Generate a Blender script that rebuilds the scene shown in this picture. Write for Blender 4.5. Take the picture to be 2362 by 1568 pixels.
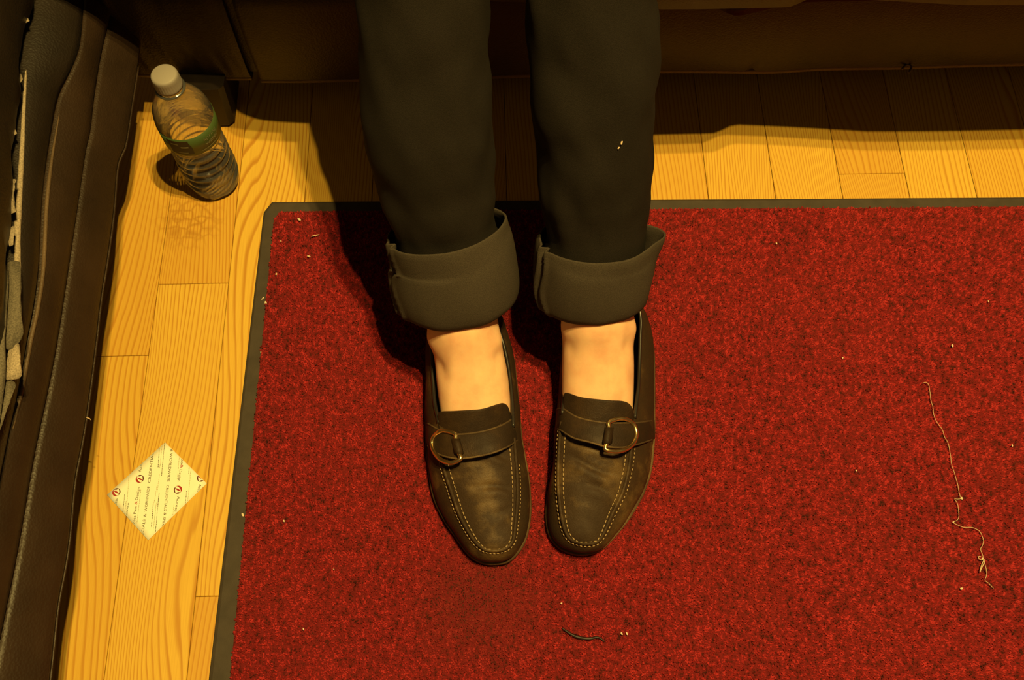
import bpy, bmesh, math, random
import numpy as np
from mathutils import Vector, Matrix, noise as mnoise
random.seed(7)
rng = np.random.default_rng(11)
for o in list(bpy.data.objects):
    bpy.data.objects.remove(o, do_unlink=True)
scene = bpy.context.scene
COL = scene.collection
V = Vector

# ------------------------------------------------------------------ camera
FPX, PITCH, ROLL, YAW, CAMH = 2279.6, 1.15216, 0.002166, 0.02445, 1.0364
W, H = 2362.0, 1568.0
fw = V((math.sin(YAW) * math.cos(PITCH), math.cos(YAW) * math.cos(PITCH), -math.sin(PITCH)))
rt = V((math.cos(YAW), -math.sin(YAW), 0))
up = rt.cross(fw)
c, s = math.cos(ROLL), math.sin(ROLL)
RT = rt * c + up * s
UP = up * c - rt * s
cam_d = bpy.data.cameras.new('camera')
cam_d.sensor_width = 36.0
cam_d.lens = 36.0 * FPX / W
cam_d.clip_start = 0.02
cam = bpy.data.objects.new('camera', cam_d)
COL.objects.link(cam)
M = Matrix((RT, UP, -fw)).transposed().to_4x4()
M.translation = V((0, 0, CAMH))
cam.matrix_world = M
scene.camera = cam

# ------------------------------------------------------------------ world, lamps, exposure
world = bpy.data.worlds.new('world')
scene.world = world
world.use_nodes = True
bg = world.node_tree.nodes['Background']
bg.inputs[0].default_value = (1.0, 0.60, 0.20, 1)
bg.inputs[1].default_value = 0.085
LAMP = V((0.46, 0.34, 2.6))
for i, (dx, dy) in enumerate(((-0.06, -0.12), (0.08, 0.0), (-0.02, 0.11))):
    ld = bpy.data.lights.new('ceiling_bulb', 'POINT')
    ld.energy = 140.0
    ld.color = (1.0, 0.72, 0.205)
    ld.shadow_soft_size = 0.016
    ld.cycles.is_caustics_light = True
    lo = bpy.data.objects.new('ceiling_bulb', ld)
    lo.location = LAMP + V((dx, dy, 0))
    COL.objects.link(lo)
vs = scene.view_settings
vs.view_transform = 'Standard'
vs.look = 'None'
vs.exposure = 0.0
vs.gamma = 1.0
vs.use_curve_mapping = False


def P(px, py, z=0.0):
    """point of the place at height z that the photograph shows at (px, py)"""
    d = fw * FPX + RT * (px - W / 2) - UP * (py - H / 2)
    t = (z - CAMH) / d.z
    return V((0, 0, CAMH)) + d * t


# ------------------------------------------------------------------ helpers
def add(name, mesh, mat=None, parent=None, smooth=True):
    o = bpy.data.objects.new(name, mesh)
    COL.objects.link(o)
    if mat is not None:
        mesh.materials.clear()
        mesh.materials.append(mat)
    if parent is not None:
        o.parent = parent
    if smooth and len(mesh.polygons):
        mesh.polygons.foreach_set('use_smooth', [True] * len(mesh.polygons))
    return o


def mk(name, verts, faces, mat=None, parent=None, smooth=True):
    me = bpy.data.meshes.new(name)
    me.from_pydata([tuple(v) for v in verts], [], faces)
    me.update()
    bm = bmesh.new()
    bm.from_mesh(me)
    bmesh.ops.recalc_face_normals(bm, faces=bm.faces)
    bm.to_mesh(me)
    bm.free()
    return add(name, me, mat, parent, smooth)


def tag(o, label, cat=None, group=None, kind=None):
    if label:
        o['label'] = label
    if cat:
        o['category'] = cat
    if group:
        o['group'] = group
    if kind:
        o['kind'] = kind
    return o


def empty(name, loc=(0, 0, 0)):
    o = bpy.data.objects.new(name, None)
    o.location = loc
    o.empty_display_size = 0.02
    COL.objects.link(o)
    return o


def catmull(pts, n, closed=False):
    """n points evenly spaced by arc length along a Catmull-Rom curve"""
    pts = [V(p) for p in pts]
    m = len(pts)
    dense = []
    segs = m if closed else m - 1
    for i in range(segs):
        if closed:
            p0, p1, p2, p3 = pts[(i - 1) % m], pts[i], pts[(i + 1) % m], pts[(i + 2) % m]
        else:
            p1, p2 = pts[i], pts[i + 1]
            p0 = pts[i - 1] if i > 0 else p1 * 2 - p2
            p3 = pts[i + 2] if i + 2 < m else p2 * 2 - p1
        for k in range(16):
            t = k / 16.0
            dense.append(0.5 * ((2 * p1) + (p2 - p0) * t + (2 * p0 - 5 * p1 + 4 * p2 - p3) * t * t
                                + (3 * p1 - p0 - 3 * p2 + p3) * t ** 3))
    dense.append(pts[0].copy() if closed else pts[-1].copy())
    L = [0.0]
    for a, b in zip(dense, dense[1:]):
        L.append(L[-1] + (b - a).length)
    out = []
    cnt = n if closed else n - 1
    j = 0
    for i in range(n):
        s_ = L[-1] * i / cnt
        while j < len(L) - 2 and L[j + 1] < s_:
            j += 1
        d = L[j + 1] - L[j]
        t = (s_ - L[j]) / d if d > 1e-12 else 0
        out.append(dense[j].lerp(dense[j + 1], min(max(t, 0), 1)))
    return out


def param_spline(pts, sub, closed=False):
    """Catmull-Rom with the same number of samples for each control span"""
    pts = [V(p) for p in pts]
    m = len(pts)
    out = []
    for i in range(m if closed else m - 1):
        if closed:
            p0, p1, p2, p3 = pts[(i - 1) % m], pts[i], pts[(i + 1) % m], pts[(i + 2) % m]
        else:
            p1, p2 = pts[i], pts[i + 1]
            p0 = pts[i - 1] if i > 0 else p1 * 2 - p2
            p3 = pts[i + 2] if i + 2 < m else p2 * 2 - p1
        for k in range(sub):
            t = k / sub
            out.append(0.5 * ((2 * p1) + (p2 - p0) * t + (2 * p0 - 5 * p1 + 4 * p2 - p3) * t * t
                              + (3 * p1 - p0 - 3 * p2 + p3) * t ** 3))
    if not closed:
        out.append(pts[-1].copy())
    return out


def grid_faces(rows, cols, closed_u=False, closed_v=False, off=0):
    f = []
    for i in range(rows if closed_v else rows - 1):
        for j in range(cols if closed_u else cols - 1):
            a = i * cols + j
            b = i * cols + (j + 1) % cols
            c2 = ((i + 1) % rows) * cols + (j + 1) % cols
            d = ((i + 1) % rows) * cols + j
            f.append((a + off, b + off, c2 + off, d + off))
    return f


def loft(name, rings, mat=None, parent=None, closed_u=True, closed_v=False, caps=False, smooth=True):
    n = len(rings[0])
    verts = [p for r in rings for p in r]
    faces = grid_faces(len(rings), n, closed_u, closed_v)
    if caps:
        faces.append(tuple(range(n)))
        faces.append(tuple(range((len(rings) - 1) * n, len(rings) * n)))
    return mk(name, verts, faces, mat, parent, smooth)


def tube_geo(path, rad, seg=8, closed=False):
    """verts, faces of a tube along path; rad number or list"""
    n = len(path)
    verts = []
    ref = V((0, 0, 1))
    prev = None
    for i, p in enumerate(path):
        if closed:
            t = path[(i + 1) % n] - path[i - 1]
        else:
            t = path[min(i + 1, n - 1)] - path[max(i - 1, 0)]
        t.normalize()
        if prev is None:
            a = ref.cross(t)
            if a.length < 1e-4:
                a = V((1, 0, 0)).cross(t)
            a.normalize()
        else:
            a = prev - t * prev.dot(t)
            a.normalize()
        prev = a
        b = t.cross(a)
        r = rad[i] if isinstance(rad, (list, tuple)) else rad
        for k in range(seg):
            an = 2 * math.pi * k / seg
            verts.append(p + a * (r * math.cos(an)) + b * (r * math.sin(an)))
    faces = grid_faces(n, seg, True, closed)
    if not closed:
        faces.append(tuple(range(seg)))
        faces.append(tuple(range((n - 1) * seg, n * seg)))
    return verts, faces


def tube(name, path, rad, mat, parent=None, seg=8, closed=False):
    v, f = tube_geo([V(p) for p in path], rad, seg, closed)
    return mk(name, v, f, mat, parent)


def join_geo(parts):
    vs_, fs_ = [], []
    for v, f in parts:
        o = len(vs_)
        vs_ += list(v)
        fs_ += [tuple(i + o for i in q) for q in f]
    return vs_, fs_


def box_geo(x0, x1, y0, y1, z0, z1):
    v = [V((x, y, z)) for z in (z0, z1) for y in (y0, y1) for x in (x0, x1)]
    f = [(0, 2, 3, 1), (4, 5, 7, 6), (0, 1, 5, 4), (2, 6, 7, 3), (0, 4, 6, 2), (1, 3, 7, 5)]
    return v, f


def mod(o, kind, **kw):
    m = o.modifiers.new(kind.lower(), kind)
    for k, v in kw.items():
        setattr(m, k, v)
    return m


def baked(o):
    """replace the mesh by the evaluated one"""
    dg = bpy.context.evaluated_depsgraph_get()
    dg.update()
    me = bpy.data.meshes.new_from_object(o.evaluated_get(dg))
    o.modifiers.clear()
    old = o.data
    o.data = me
    bpy.data.meshes.remove(old)
    me.name = o.name
    me.polygons.foreach_set('use_smooth', [True] * len(me.polygons))
    return o


def interp(x, xs, ys):
    return float(np.interp(x, xs, ys))


# ------------------------------------------------------------------ materials
def material(name):
    m = bpy.data.materials.new(name)
    m.use_nodes = True
    nt = m.node_tree
    b = nt.nodes['Principled BSDF']
    return m, nt, b


def N(nt, t, **kw):
    n = nt.nodes.new(t)
    for k, v in kw.items():
        if k == 'inp':
            for a, b in v.items():
                n.inputs[a].default_value = b
        else:
            setattr(n, k, v)
    return n


def math_n(nt, op, a, b=None, clamp=False):
    n = nt.nodes.new('ShaderNodeMath')
    n.operation = op
    n.use_clamp = clamp
    for i, q in enumerate((a, b)):
        if q is None:
            continue
        if isinstance(q, (int, float)):
            n.inputs[i].default_value = q
        else:
            nt.links.new(q, n.inputs[i])
    return n.outputs[0]


def ramp(nt, fac, stops):
    r = nt.nodes.new('ShaderNodeValToRGB')
    el = r.color_ramp.elements
    while len(el) > 1:
        el.remove(el[-1])
    el[0].position = stops[0][0]
    el[0].color = (*stops[0][1], 1)
    for p, col in stops[1:]:
        e = el.new(p)
        e.color = (*col, 1)
    nt.links.new(fac, r.inputs[0])
    return r.outputs[0]


def mixc(nt, fac, a, b, mode='MIX'):
    n = nt.nodes.new('ShaderNodeMix')
    n.data_type = 'RGBA'
    n.blend_type = mode
    for idx, q in ((0, fac), (6, a), (7, b)):
        if isinstance(q, (int, float)):
            n.inputs[idx].default_value = q
        elif isinstance(q, tuple):
            n.inputs[idx].default_value = (*q, 1)
        else:
            nt.links.new(q, n.inputs[idx])
    return n.outputs[2]


def bump(nt, b, height, strength=0.3, dist=0.001):
    n = N(nt, 'ShaderNodeBump', inp={'Strength': strength, 'Distance': dist})
    nt.links.new(height, n.inputs['Height'])
    nt.links.new(n.outputs[0], b.inputs['Normal'])


def mapped(nt, scale=(1, 1, 1), coord='Object'):
    tc = nt.nodes.new('ShaderNodeTexCoord')
    mp = nt.nodes.new('ShaderNodeMapping')
    mp.inputs['Scale'].default_value = scale
    nt.links.new(tc.outputs[coord], mp.inputs['Vector'])
    return mp.outputs[0]


def noise_n(nt, vec, scale, detail=2.0, rough=0.5):
    n = N(nt, 'ShaderNodeTexNoise', inp={'Scale': scale, 'Detail': detail, 'Roughness': rough})
    nt.links.new(vec, n.inputs['Vector'])
    return n.outputs['Fac']


def simple(name, col, rough=0.6, spec=0.5, metal=0.0, var=0.0, vscale=200, bmp=0.0, bscale=900, bdist=0.0006):
    m, nt, b = material(name)
    b.inputs['Roughness'].default_value = rough
    b.inputs['Specular IOR Level'].default_value = spec
    b.inputs['Metallic'].default_value = metal
    vec = mapped(nt)
    if var > 0:
        f = noise_n(nt, vec, vscale, 3)
        lo = tuple(max(0, q * (1 - var)) for q in col)
        hi = tuple(min(1, q * (1 + var)) for q in col)
        nt.links.new(ramp(nt, f, [(0.3, lo), (0.7, hi)]), b.inputs['Base Color'])
    else:
        b.inputs['Base Color'].default_value = (*col, 1)
    if bmp > 0:
        bump(nt, b, noise_n(nt, vec, bscale, 2), bmp, bdist)
    return m


def wood_material():
    m, nt, b = material('wood_plank')
    tc = nt.nodes.new('ShaderNodeTexCoord')
    oi = nt.nodes.new('ShaderNodeObjectInfo')
    sh = nt.nodes.new('ShaderNodeVectorMath')
    sh.operation = 'MULTIPLY_ADD'
    comb = nt.nodes.new('ShaderNodeCombineXYZ')
    nt.links.new(oi.outputs['Random'], comb.inputs[0])
    nt.links.new(oi.outputs['Random'], comb.inputs[1])
    nt.links.new(comb.outputs[0], sh.inputs[0])
    sh.inputs[1].default_value = (7.3, 23.1, 0)
    nt.links.new(tc.outputs['Object'], sh.inputs[2])

    def mp(scale):
        q = nt.nodes.new('ShaderNodeMapping')
        q.inputs['Scale'].default_value = scale
        nt.links.new(sh.outputs[0], q.inputs['Vector'])
        return q.outputs[0]
    n1 = noise_n(nt, mp((8.0, 1.5, 1)), 1.0, 1.5, 0.4)
    n2 = noise_n(nt, mp((40.0, 6.0, 1)), 1.0, 2, 0.5)
    sep = nt.nodes.new('ShaderNodeSeparateXYZ')
    nt.links.new(sh.outputs[0], sep.inputs[0])
    # growth rings: warped distance across the board
    warp = math_n(nt, 'MULTIPLY', math_n(nt, 'SUBTRACT', n1, 0.5), 0.105)
    warp2 = math_n(nt, 'MULTIPLY', math_n(nt, 'SUBTRACT', n2, 0.5), 0.006)
    xw = math_n(nt, 'ADD', math_n(nt, 'ADD', math_n(nt, 'MULTIPLY', sep.outputs[0], 0.85), warp), warp2)
    fr = math_n(nt, 'FRACT', math_n(nt, 'MULTIPLY', xw, math_n(nt, 'ADD', 200.0, math_n(nt, 'MULTIPLY', math_n(nt, 'FRACT', math_n(nt, 'MULTIPLY', oi.outputs['Random'], 7.7)), 190.0))))
    ring = ramp(nt, fr, [(0.0, (0, 0, 0)), (0.55, (0.06, 0.06, 0.06)), (0.80, (1, 1, 1)), (0.90, (0.9, 0.9, 0.9)), (1.0, (0, 0, 0))])
    fib = noise_n(nt, mp((900, 14, 1)), 1.0, 2, 0.6)
    cloud = noise_n(nt, mp((14, 2.2, 1)), 1.0, 3, 0.55)
    tint = ramp(nt, math_n(nt, 'ADD', math_n(nt, 'MULTIPLY', oi.outputs['Random'], 0.5), math_n(nt, 'MULTIPLY', cloud, 0.5)),
                [(0.15, (0.60, 0.33, 0.045)), (0.5, (0.66, 0.40, 0.055)), (0.85, (0.72, 0.46, 0.068))])
    strength = math_n(nt, 'MULTIPLY', ring, math_n(nt, 'ADD', 0.30, math_n(nt, 'MULTIPLY', cloud, 0.80)))
    col = mixc(nt, strength, tint, (0.42, 0.165, 0.016))
    col = mixc(nt, math_n(nt, 'MULTIPLY', ramp(nt, fib, [(0.35, (0, 0, 0)), (0.75, (1, 1, 1))]), 0.30), col, (0.46, 0.20, 0.022))
    # honeycomb of dried drops beside the bottle
    geo = nt.nodes.new('ShaderNodeNewGeometry')
    vor = N(nt, 'ShaderNodeTexVoronoi', feature='DISTANCE_TO_EDGE', inp={'Scale': 82.0})
    wob = N(nt, 'ShaderNodeTexNoise', inp={'Scale': 60.0})
    nt.links.new(geo.outputs['Position'], wob.inputs['Vector'])
    vadd = nt.nodes.new('ShaderNodeVectorMath')
    vadd.operation = 'MULTIPLY_ADD'
    nt.links.new(wob.outputs['Color'], vadd.inputs[0])
    vadd.inputs[1].default_value = (0.006, 0.006, 0)
    nt.links.new(geo.outputs['Position'], vadd.inputs[2])
    nt.links.new(vadd.outputs[0], vor.inputs['Vector'])
    cen = P(437, 508, 0)
    dv = nt.nodes.new('ShaderNodeVectorMath')
    dv.operation = 'DISTANCE'
    sc = nt.nodes.new('ShaderNodeVectorMath')
    sc.operation = 'MULTIPLY'
    nt.links.new(geo.outputs['Position'], sc.inputs[0])
    sc.inputs[1].default_value = (1, 1, 0)
    nt.links.new(sc.outputs[0], dv.inputs[0])
    dv.inputs[1].default_value = (cen.x, cen.y, 0)
    mask = ramp(nt, dv.outputs['Value'], [(0.0, (1, 1, 1)), (0.022, (0.9, 0.9, 0.9)), (0.048, (0, 0, 0))])
    cell = ramp(nt, vor.outputs['Distance'], [(0.0, (1, 1, 1)), (0.10, (0.5, 0.5, 0.5)), (0.2, (0, 0, 0))])
    col = mixc(nt, math_n(nt, 'MULTIPLY', math_n(nt, 'MULTIPLY', mask, cell), 0.60), col, (0.33, 0.13, 0.012))
    nt.links.new(col, b.inputs['Base Color'])
    b.inputs['Roughness'].default_value = 0.42
    b.inputs['Specular IOR Level'].default_value = 0.35
    bump(nt, b, ring, 0.08, 0.0004)
    return m


def leather_material(name, col, rough=0.5, scale=420):
    m, nt, b = material(name)
    vec = mapped(nt)
    vor = N(nt, 'ShaderNodeTexVoronoi', inp={'Scale': scale})
    nt.links.new(vec, vor.inputs['Vector'])
    f = noise_n(nt, vec, 14, 4, 0.6)
    lo = tuple(q * 0.72 for q in col)
    hi = tuple(q * 1.25 for q in col)
    nt.links.new(ramp(nt, f, [(0.3, lo), (0.7, hi)]), b.inputs['Base Color'])
    b.inputs['Roughness'].default_value = rough
    b.inputs['Specular IOR Level'].default_value = 0.35
    bump(nt, b, vor.outputs['Distance'], 0.35, 0.0008)
    return m


def suede_material(name, col, worn):
    m, nt, b = material(name)
    vec = mapped(nt)
    big = noise_n(nt, vec, 26, 4, 0.6)
    fine = noise_n(nt, vec, 700, 2, 0.6)
    c1 = ramp(nt, big, [(0.36, tuple(q * 0.7 for q in col)), (0.52, col), (0.66, worn)])
    c2 = mixc(nt, math_n(nt, 'MULTIPLY', fine, 0.55), c1, tuple(q * 0.45 for q in col))
    nt.links.new(c2, b.inputs['Base Color'])
    nt.links.new(ramp(nt, big, [(0.35, (0.75,) * 3), (0.7, (0.48,) * 3)]), b.inputs['Roughness'])
    b.inputs['Specular IOR Level'].default_value = 0.22
    bump(nt, b, fine, 0.5, 0.0008)
    return m


def cloth_material(name, col, scale=1500):
    m, nt, b = material(name)
    vec = mapped(nt)
    f = noise_n(nt, vec, scale, 1)
    g = noise_n(nt, vec, 22, 3)
    c1 = ramp(nt, f, [(0.3, tuple(q * 0.7 for q in col)), (0.7, tuple(q * 1.3 for q in col))])
    c2 = mixc(nt, math_n(nt, 'MULTIPLY', g, 0.4), c1, tuple(q * 0.6 for q in col))
    nt.links.new(c2, b.inputs['Base Color'])
    b.inputs['Roughness'].default_value = 0.9
    b.inputs['Specular IOR Level'].default_value = 0.15
    bump(nt, b, f, 0.4, 0.0006)
    return m


def skin_material():
    m, nt, b = material('skin')
    vec = mapped(nt)
    f = noise_n(nt, vec, 45, 4, 0.6)
    nt.links.new(ramp(nt, f, [(0.3, (0.78, 0.42, 0.25)), (0.55, (0.86, 0.52, 0.31)), (0.8, (0.90, 0.57, 0.35))]), b.inputs['Base Color'])
    b.inputs['Roughness'].default_value = 0.5
    b.inputs['Specular IOR Level'].default_value = 0.35
    b.inputs['Subsurface Weight'].default_value = 0.25
    b.inputs['Subsurface Radius'].default_value = (0.008, 0.003, 0.0012)
    b.inputs['Subsurface Scale'].default_value = 1.0
    bump(nt, b, noise_n(nt, vec, 420, 3), 0.12, 0.0008)
    return m


def carpet_material():
    m, nt, b = material('carpet_fibre')
    at = nt.nodes.new('ShaderNodeAttribute')
    at.attribute_name = 'tone'
    geo = nt.nodes.new('ShaderNodeNewGeometry')
    big = N(nt, 'ShaderNodeTexNoise', inp={'Scale': 9.0, 'Detail': 4.0})
    nt.links.new(geo.outputs['Position'], big.inputs['Vector'])
    base = ramp(nt, at.outputs['Fac'], [(0.0, (0.040, 0.008, 0.006)), (0.3, (0.145, 0.010, 0.010)), (0.6, (0.245, 0.013, 0.015)), (1.0, (0.37, 0.025, 0.027))])
    base = mixc(nt, math_n(nt, 'MULTIPLY', ramp(nt, big.outputs['Fac'], [(0.42, (0, 0, 0)), (0.68, (1, 1, 1))]), 0.12), base, (0.34, 0.036, 0.02))
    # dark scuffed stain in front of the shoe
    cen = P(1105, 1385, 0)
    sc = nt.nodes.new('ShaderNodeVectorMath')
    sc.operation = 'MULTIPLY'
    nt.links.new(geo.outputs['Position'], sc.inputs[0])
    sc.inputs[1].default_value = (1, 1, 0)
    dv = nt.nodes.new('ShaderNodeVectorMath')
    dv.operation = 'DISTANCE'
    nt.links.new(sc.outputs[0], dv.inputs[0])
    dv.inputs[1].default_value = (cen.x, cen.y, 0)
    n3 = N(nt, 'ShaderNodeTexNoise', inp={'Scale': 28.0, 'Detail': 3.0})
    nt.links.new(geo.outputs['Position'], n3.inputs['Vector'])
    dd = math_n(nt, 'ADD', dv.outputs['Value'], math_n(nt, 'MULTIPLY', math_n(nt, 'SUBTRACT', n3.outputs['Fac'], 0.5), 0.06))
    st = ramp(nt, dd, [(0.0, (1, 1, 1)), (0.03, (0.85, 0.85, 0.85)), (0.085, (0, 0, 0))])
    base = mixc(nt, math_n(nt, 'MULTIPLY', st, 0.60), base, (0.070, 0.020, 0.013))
    nt.links.new(base, b.inputs['Base Color'])
    b.inputs['Roughness'].default_value = 0.9
    b.inputs['Specular IOR Level'].default_value = 0.15
    return m


def pet_material():
    m, nt, b = material('clear_plastic')
    out = nt.nodes['Material Output']
    nt.nodes.remove(b)
    tr = N(nt, 'ShaderNodeBsdfTransparent', inp={'Color': (0.97, 0.97, 0.97, 1)})
    gl = N(nt, 'ShaderNodeBsdfGlossy', inp={'Roughness': 0.12})
    df = N(nt, 'ShaderNodeBsdfDiffuse', inp={'Color': (0.7, 0.7, 0.7, 1)})
    fr = N(nt, 'ShaderNodeFresnel', inp={'IOR': 1.5})
    bm_ = N(nt, 'ShaderNodeBump', inp={'Strength': 0.55, 'Distance': 0.0016})
    nt.links.new(noise_n(nt, mapped(nt, (1, 1, 1.5)), 130, 2), bm_.inputs['Height'])
    nt.links.new(bm_.outputs[0], gl.inputs['Normal'])
    mx = nt.nodes.new('ShaderNodeMixShader')
    nt.links.new(fr.outputs[0], mx.inputs[0])
    nt.links.new(tr.outputs[0], mx.inputs[1])
    nt.links.new(gl.outputs[0], mx.inputs[2])
    mx2 = nt.nodes.new('ShaderNodeMixShader')
    mx2.inputs[0].default_value = 0.045
    nt.links.new(mx.outputs[0], mx2.inputs[1])
    nt.links.new(df.outputs[0], mx2.inputs[2])
    nt.links.new(mx2.outputs[0], out.inputs[0])
    return m


def water_material():
    m, nt, b = material('water')
    b.inputs['Base Color'].default_value = (1, 1, 1, 1)
    b.inputs['Roughness'].default_value = 0.0
    b.inputs['IOR'].default_value = 1.33
    b.inputs['Transmission Weight'].default_value = 1.0
    tr = N(nt, 'ShaderNodeBsdfTransparent', inp={'Color': (0.97, 0.97, 0.97, 1)})
    mx = nt.nodes.new('ShaderNodeMixShader')
    mx.inputs[0].default_value = 0.84
    nt.links.new(b.outputs[0], mx.inputs[1])
    nt.links.new(tr.outputs[0], mx.inputs[2])
    nt.links.new(mx.outputs[0], nt.nodes['Material Output'].inputs[0])
    return m


MAT = dict(
    wood=wood_material(),
    subfloor=simple('subfloor', (0.03, 0.017, 0.008), 0.9),
    rubber=simple('mat_rubber', (0.050, 0.0375, 0.028), 0.7, 0.3, var=0.15, vscale=60, bmp=0.2, bscale=900),
    backing=simple('carpet_backing', (0.13, 0.011, 0.012), 0.95, 0.1, var=0.3, vscale=400),
    carpet=carpet_material(),
    leather=leather_material('brown_leather', (0.028, 0.0155, 0.0085), 0.5),
    leather_dk=leather_material('dark_brown_leather', (0.016, 0.0105, 0.007), 0.5),
    leather_edge=leather_material('pale_leather_edge', (0.11, 0.070, 0.040), 0.55),  # paler leather for the piping and hem tubes
    foot=simple('dark_wood_foot', (0.014, 0.0085, 0.005), 0.5, 0.3, var=0.3, vscale=60),
    lining=cloth_material('torn_cream_lining', (0.36, 0.285, 0.21), 700),
    lining_dk=cloth_material('grey_torn_lining', (0.14, 0.118, 0.090), 700),
    trouser=cloth_material('black_denim', (0.0158, 0.0122, 0.0098)),
    cuff=cloth_material('denim_inside', (0.058, 0.0455, 0.0355)),
    skin=skin_material(),
    suede=suede_material('brown_suede', (0.048, 0.026, 0.0125), (0.130, 0.076, 0.030)),
    suede_dk=suede_material('dark_suede', (0.031, 0.0168, 0.0090), (0.056, 0.031, 0.0155)),
    welt=suede_material('shoe_sole_edge', (0.095, 0.058, 0.030), (0.18, 0.115, 0.055)),
    binding=simple('black_leather_binding', (0.018, 0.014, 0.012), 0.32, 0.5),
    thread=simple('tan_thread', (0.36, 0.25, 0.14), 0.8, 0.2),
    brass=simple('brass', (0.75, 0.55, 0.28), 0.30, 0.5, metal=1.0, var=0.1, vscale=300),
    pet=pet_material(),
    water=water_material(),
    cap=simple('white_cap', (0.27, 0.24, 0.225), 0.6),
    label=simple('green_label', (0.050, 0.085, 0.020), 0.5),
    label_dk=simple('label_dark_panel', (0.009, 0.008, 0.010), 0.6),
    label_tx=simple('label_print', (0.20, 0.21, 0.12), 0.6),
    paper=simple('cream_paper', (0.87, 0.84, 0.68), 0.7, 0.2),
    ink=simple('black_ink', (0.10, 0.085, 0.05), 0.8, 0.1),
    ink_lt=simple('grey_ink', (0.36, 0.32, 0.20), 0.8, 0.1),
    ink_red=simple('red_ink', (0.36, 0.04, 0.03), 0.8, 0.1),
    ink_dkred=simple('dark_red_ink', (0.10, 0.02, 0.015), 0.8, 0.1),
    crumb=simple('crumb', (0.66, 0.54, 0.40), 0.8, 0.2, var=0.15, vscale=600),
    lint=simple('pale_lint', (0.55, 0.40, 0.27), 0.9, 0.1),
    hair=simple('dark_hair', (0.02, 0.012, 0.012), 0.5, 0.4),
    hairfaint=simple('brown_fibre', (0.14, 0.10, 0.06), 0.7, 0.2),
)

# ------------------------------------------------------------------ floor of planks
PW = 0.0825
X0 = -0.40353
v, f = box_geo(-1.6, 1.9, -0.9, 2.3, -0.03, -0.012)
floor = mk('floor', v, f, MAT['subfloor'], None, False)
tag(floor, None, kind='structure')
joints = {-1: [P(302, 820).y], 0: [P(447, 654).y, P(440, 918).y - 0.34 - 0.30], 1: [P(478, 1375).y],
          10: [P(2012, 400).y], 5: [0.2], 6: [-0.1], 12: [0.3], 7: [0.33]}
for k in range(-14, 28):
    xa, xb = X0 + k * PW, X0 + (k + 1) * PW
    js = joints.get(k)
    if js is None:
        js = [1.42 + 0.35 * math.sin(k * 2.7)] if -4 < k < 16 else [0.2 + 0.6 * math.sin(k * 1.9)]
    ys = sorted([-0.9, 2.3] + list(js))
    for a, b in zip(ys, ys[1:]):
        cx, cy = (xa + xb) / 2, (a + b) / 2
        hx, hy, e = PW / 2 - 0.0003, (b - a) / 2 - 0.0002, 0.0006
        vv, ff = [], []
        for (ex, ey, z) in ((hx, hy, -0.014), (hx, hy, -e), (hx - e, hy - e, 0.0)):
            vv += [V((-ex, -ey, z)), V((ex, -ey, z)), V((ex, ey, z)), V((-ex, ey, z))]
        for r in range(2):
            for q in range(4):
                ff.append((r * 4 + q, r * 4 + (q + 1) % 4, r * 4 + 4 + (q + 1) % 4, r * 4 + 4 + q))
        ff.append((8, 9, 10, 11))
        o = mk('plank', vv, ff, MAT['wood'], floor, False)
        o.location = (cx, cy, 0)
        if -3 < k < 3:
            o.cycles.is_caustics_receiver = True

# ------------------------------------------------------------------ red mat
mat_root = empty('door_mat', P(625, 468))
tag(mat_root, 'red carpet mat with black rubber border lying on the wood floor', 'mat')
MO = mat_root.location


def rel(p, root=None):
    return V(p) - (root.location if root else MO)


aL0, aL1 = P(611, 478), P(483, 1568)
dL = (aL1 - aL0).normalized()
tR = (P(2362, 457) - P(650, 468)).normalized()
c0 = P(609, 492)
c1_ = P(628, 468)
far_r = c1_ + tR * 1.35
near_l = c0 + dL * 0.95
near_r = far_r + dL * 0.96
outer = [c0, c1_, far_r, near_r, near_l]
iL = (P(633, 520) - P(540, 1500)).normalized() * -1
i0, i1 = P(634, 510), P(648, 493)
ifr = i1 + tR * 1.31
inl = i0 + iL * 0.90
inr = ifr + dL * 0.92
inner = [i0, i1, ifr, inr, inl]
rings = [[p + V((0, 0, 0.0002)) for p in outer], [p + V((0, 0, 0.0018)) for p in outer],
         [p.lerp(q, 0.18) + V((0, 0, 0.0034)) for p, q in zip(outer, inner)],
         [p + V((0, 0, 0.0034)) for p in inner]]
rings = [[rel(p) for p in r] for r in rings]
rb = loft('rubber_border', rings, MAT['rubber'], mat_root, True, False, True, False)
pad = loft('carpet_backing', [[rel(p) + V((0, 0, 0.0030)) for p in inner], [rel(p) + V((0, 0, 0.0052)) for p in inner]],
           MAT['backing'], mat_root, True, False, True, False)


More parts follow.
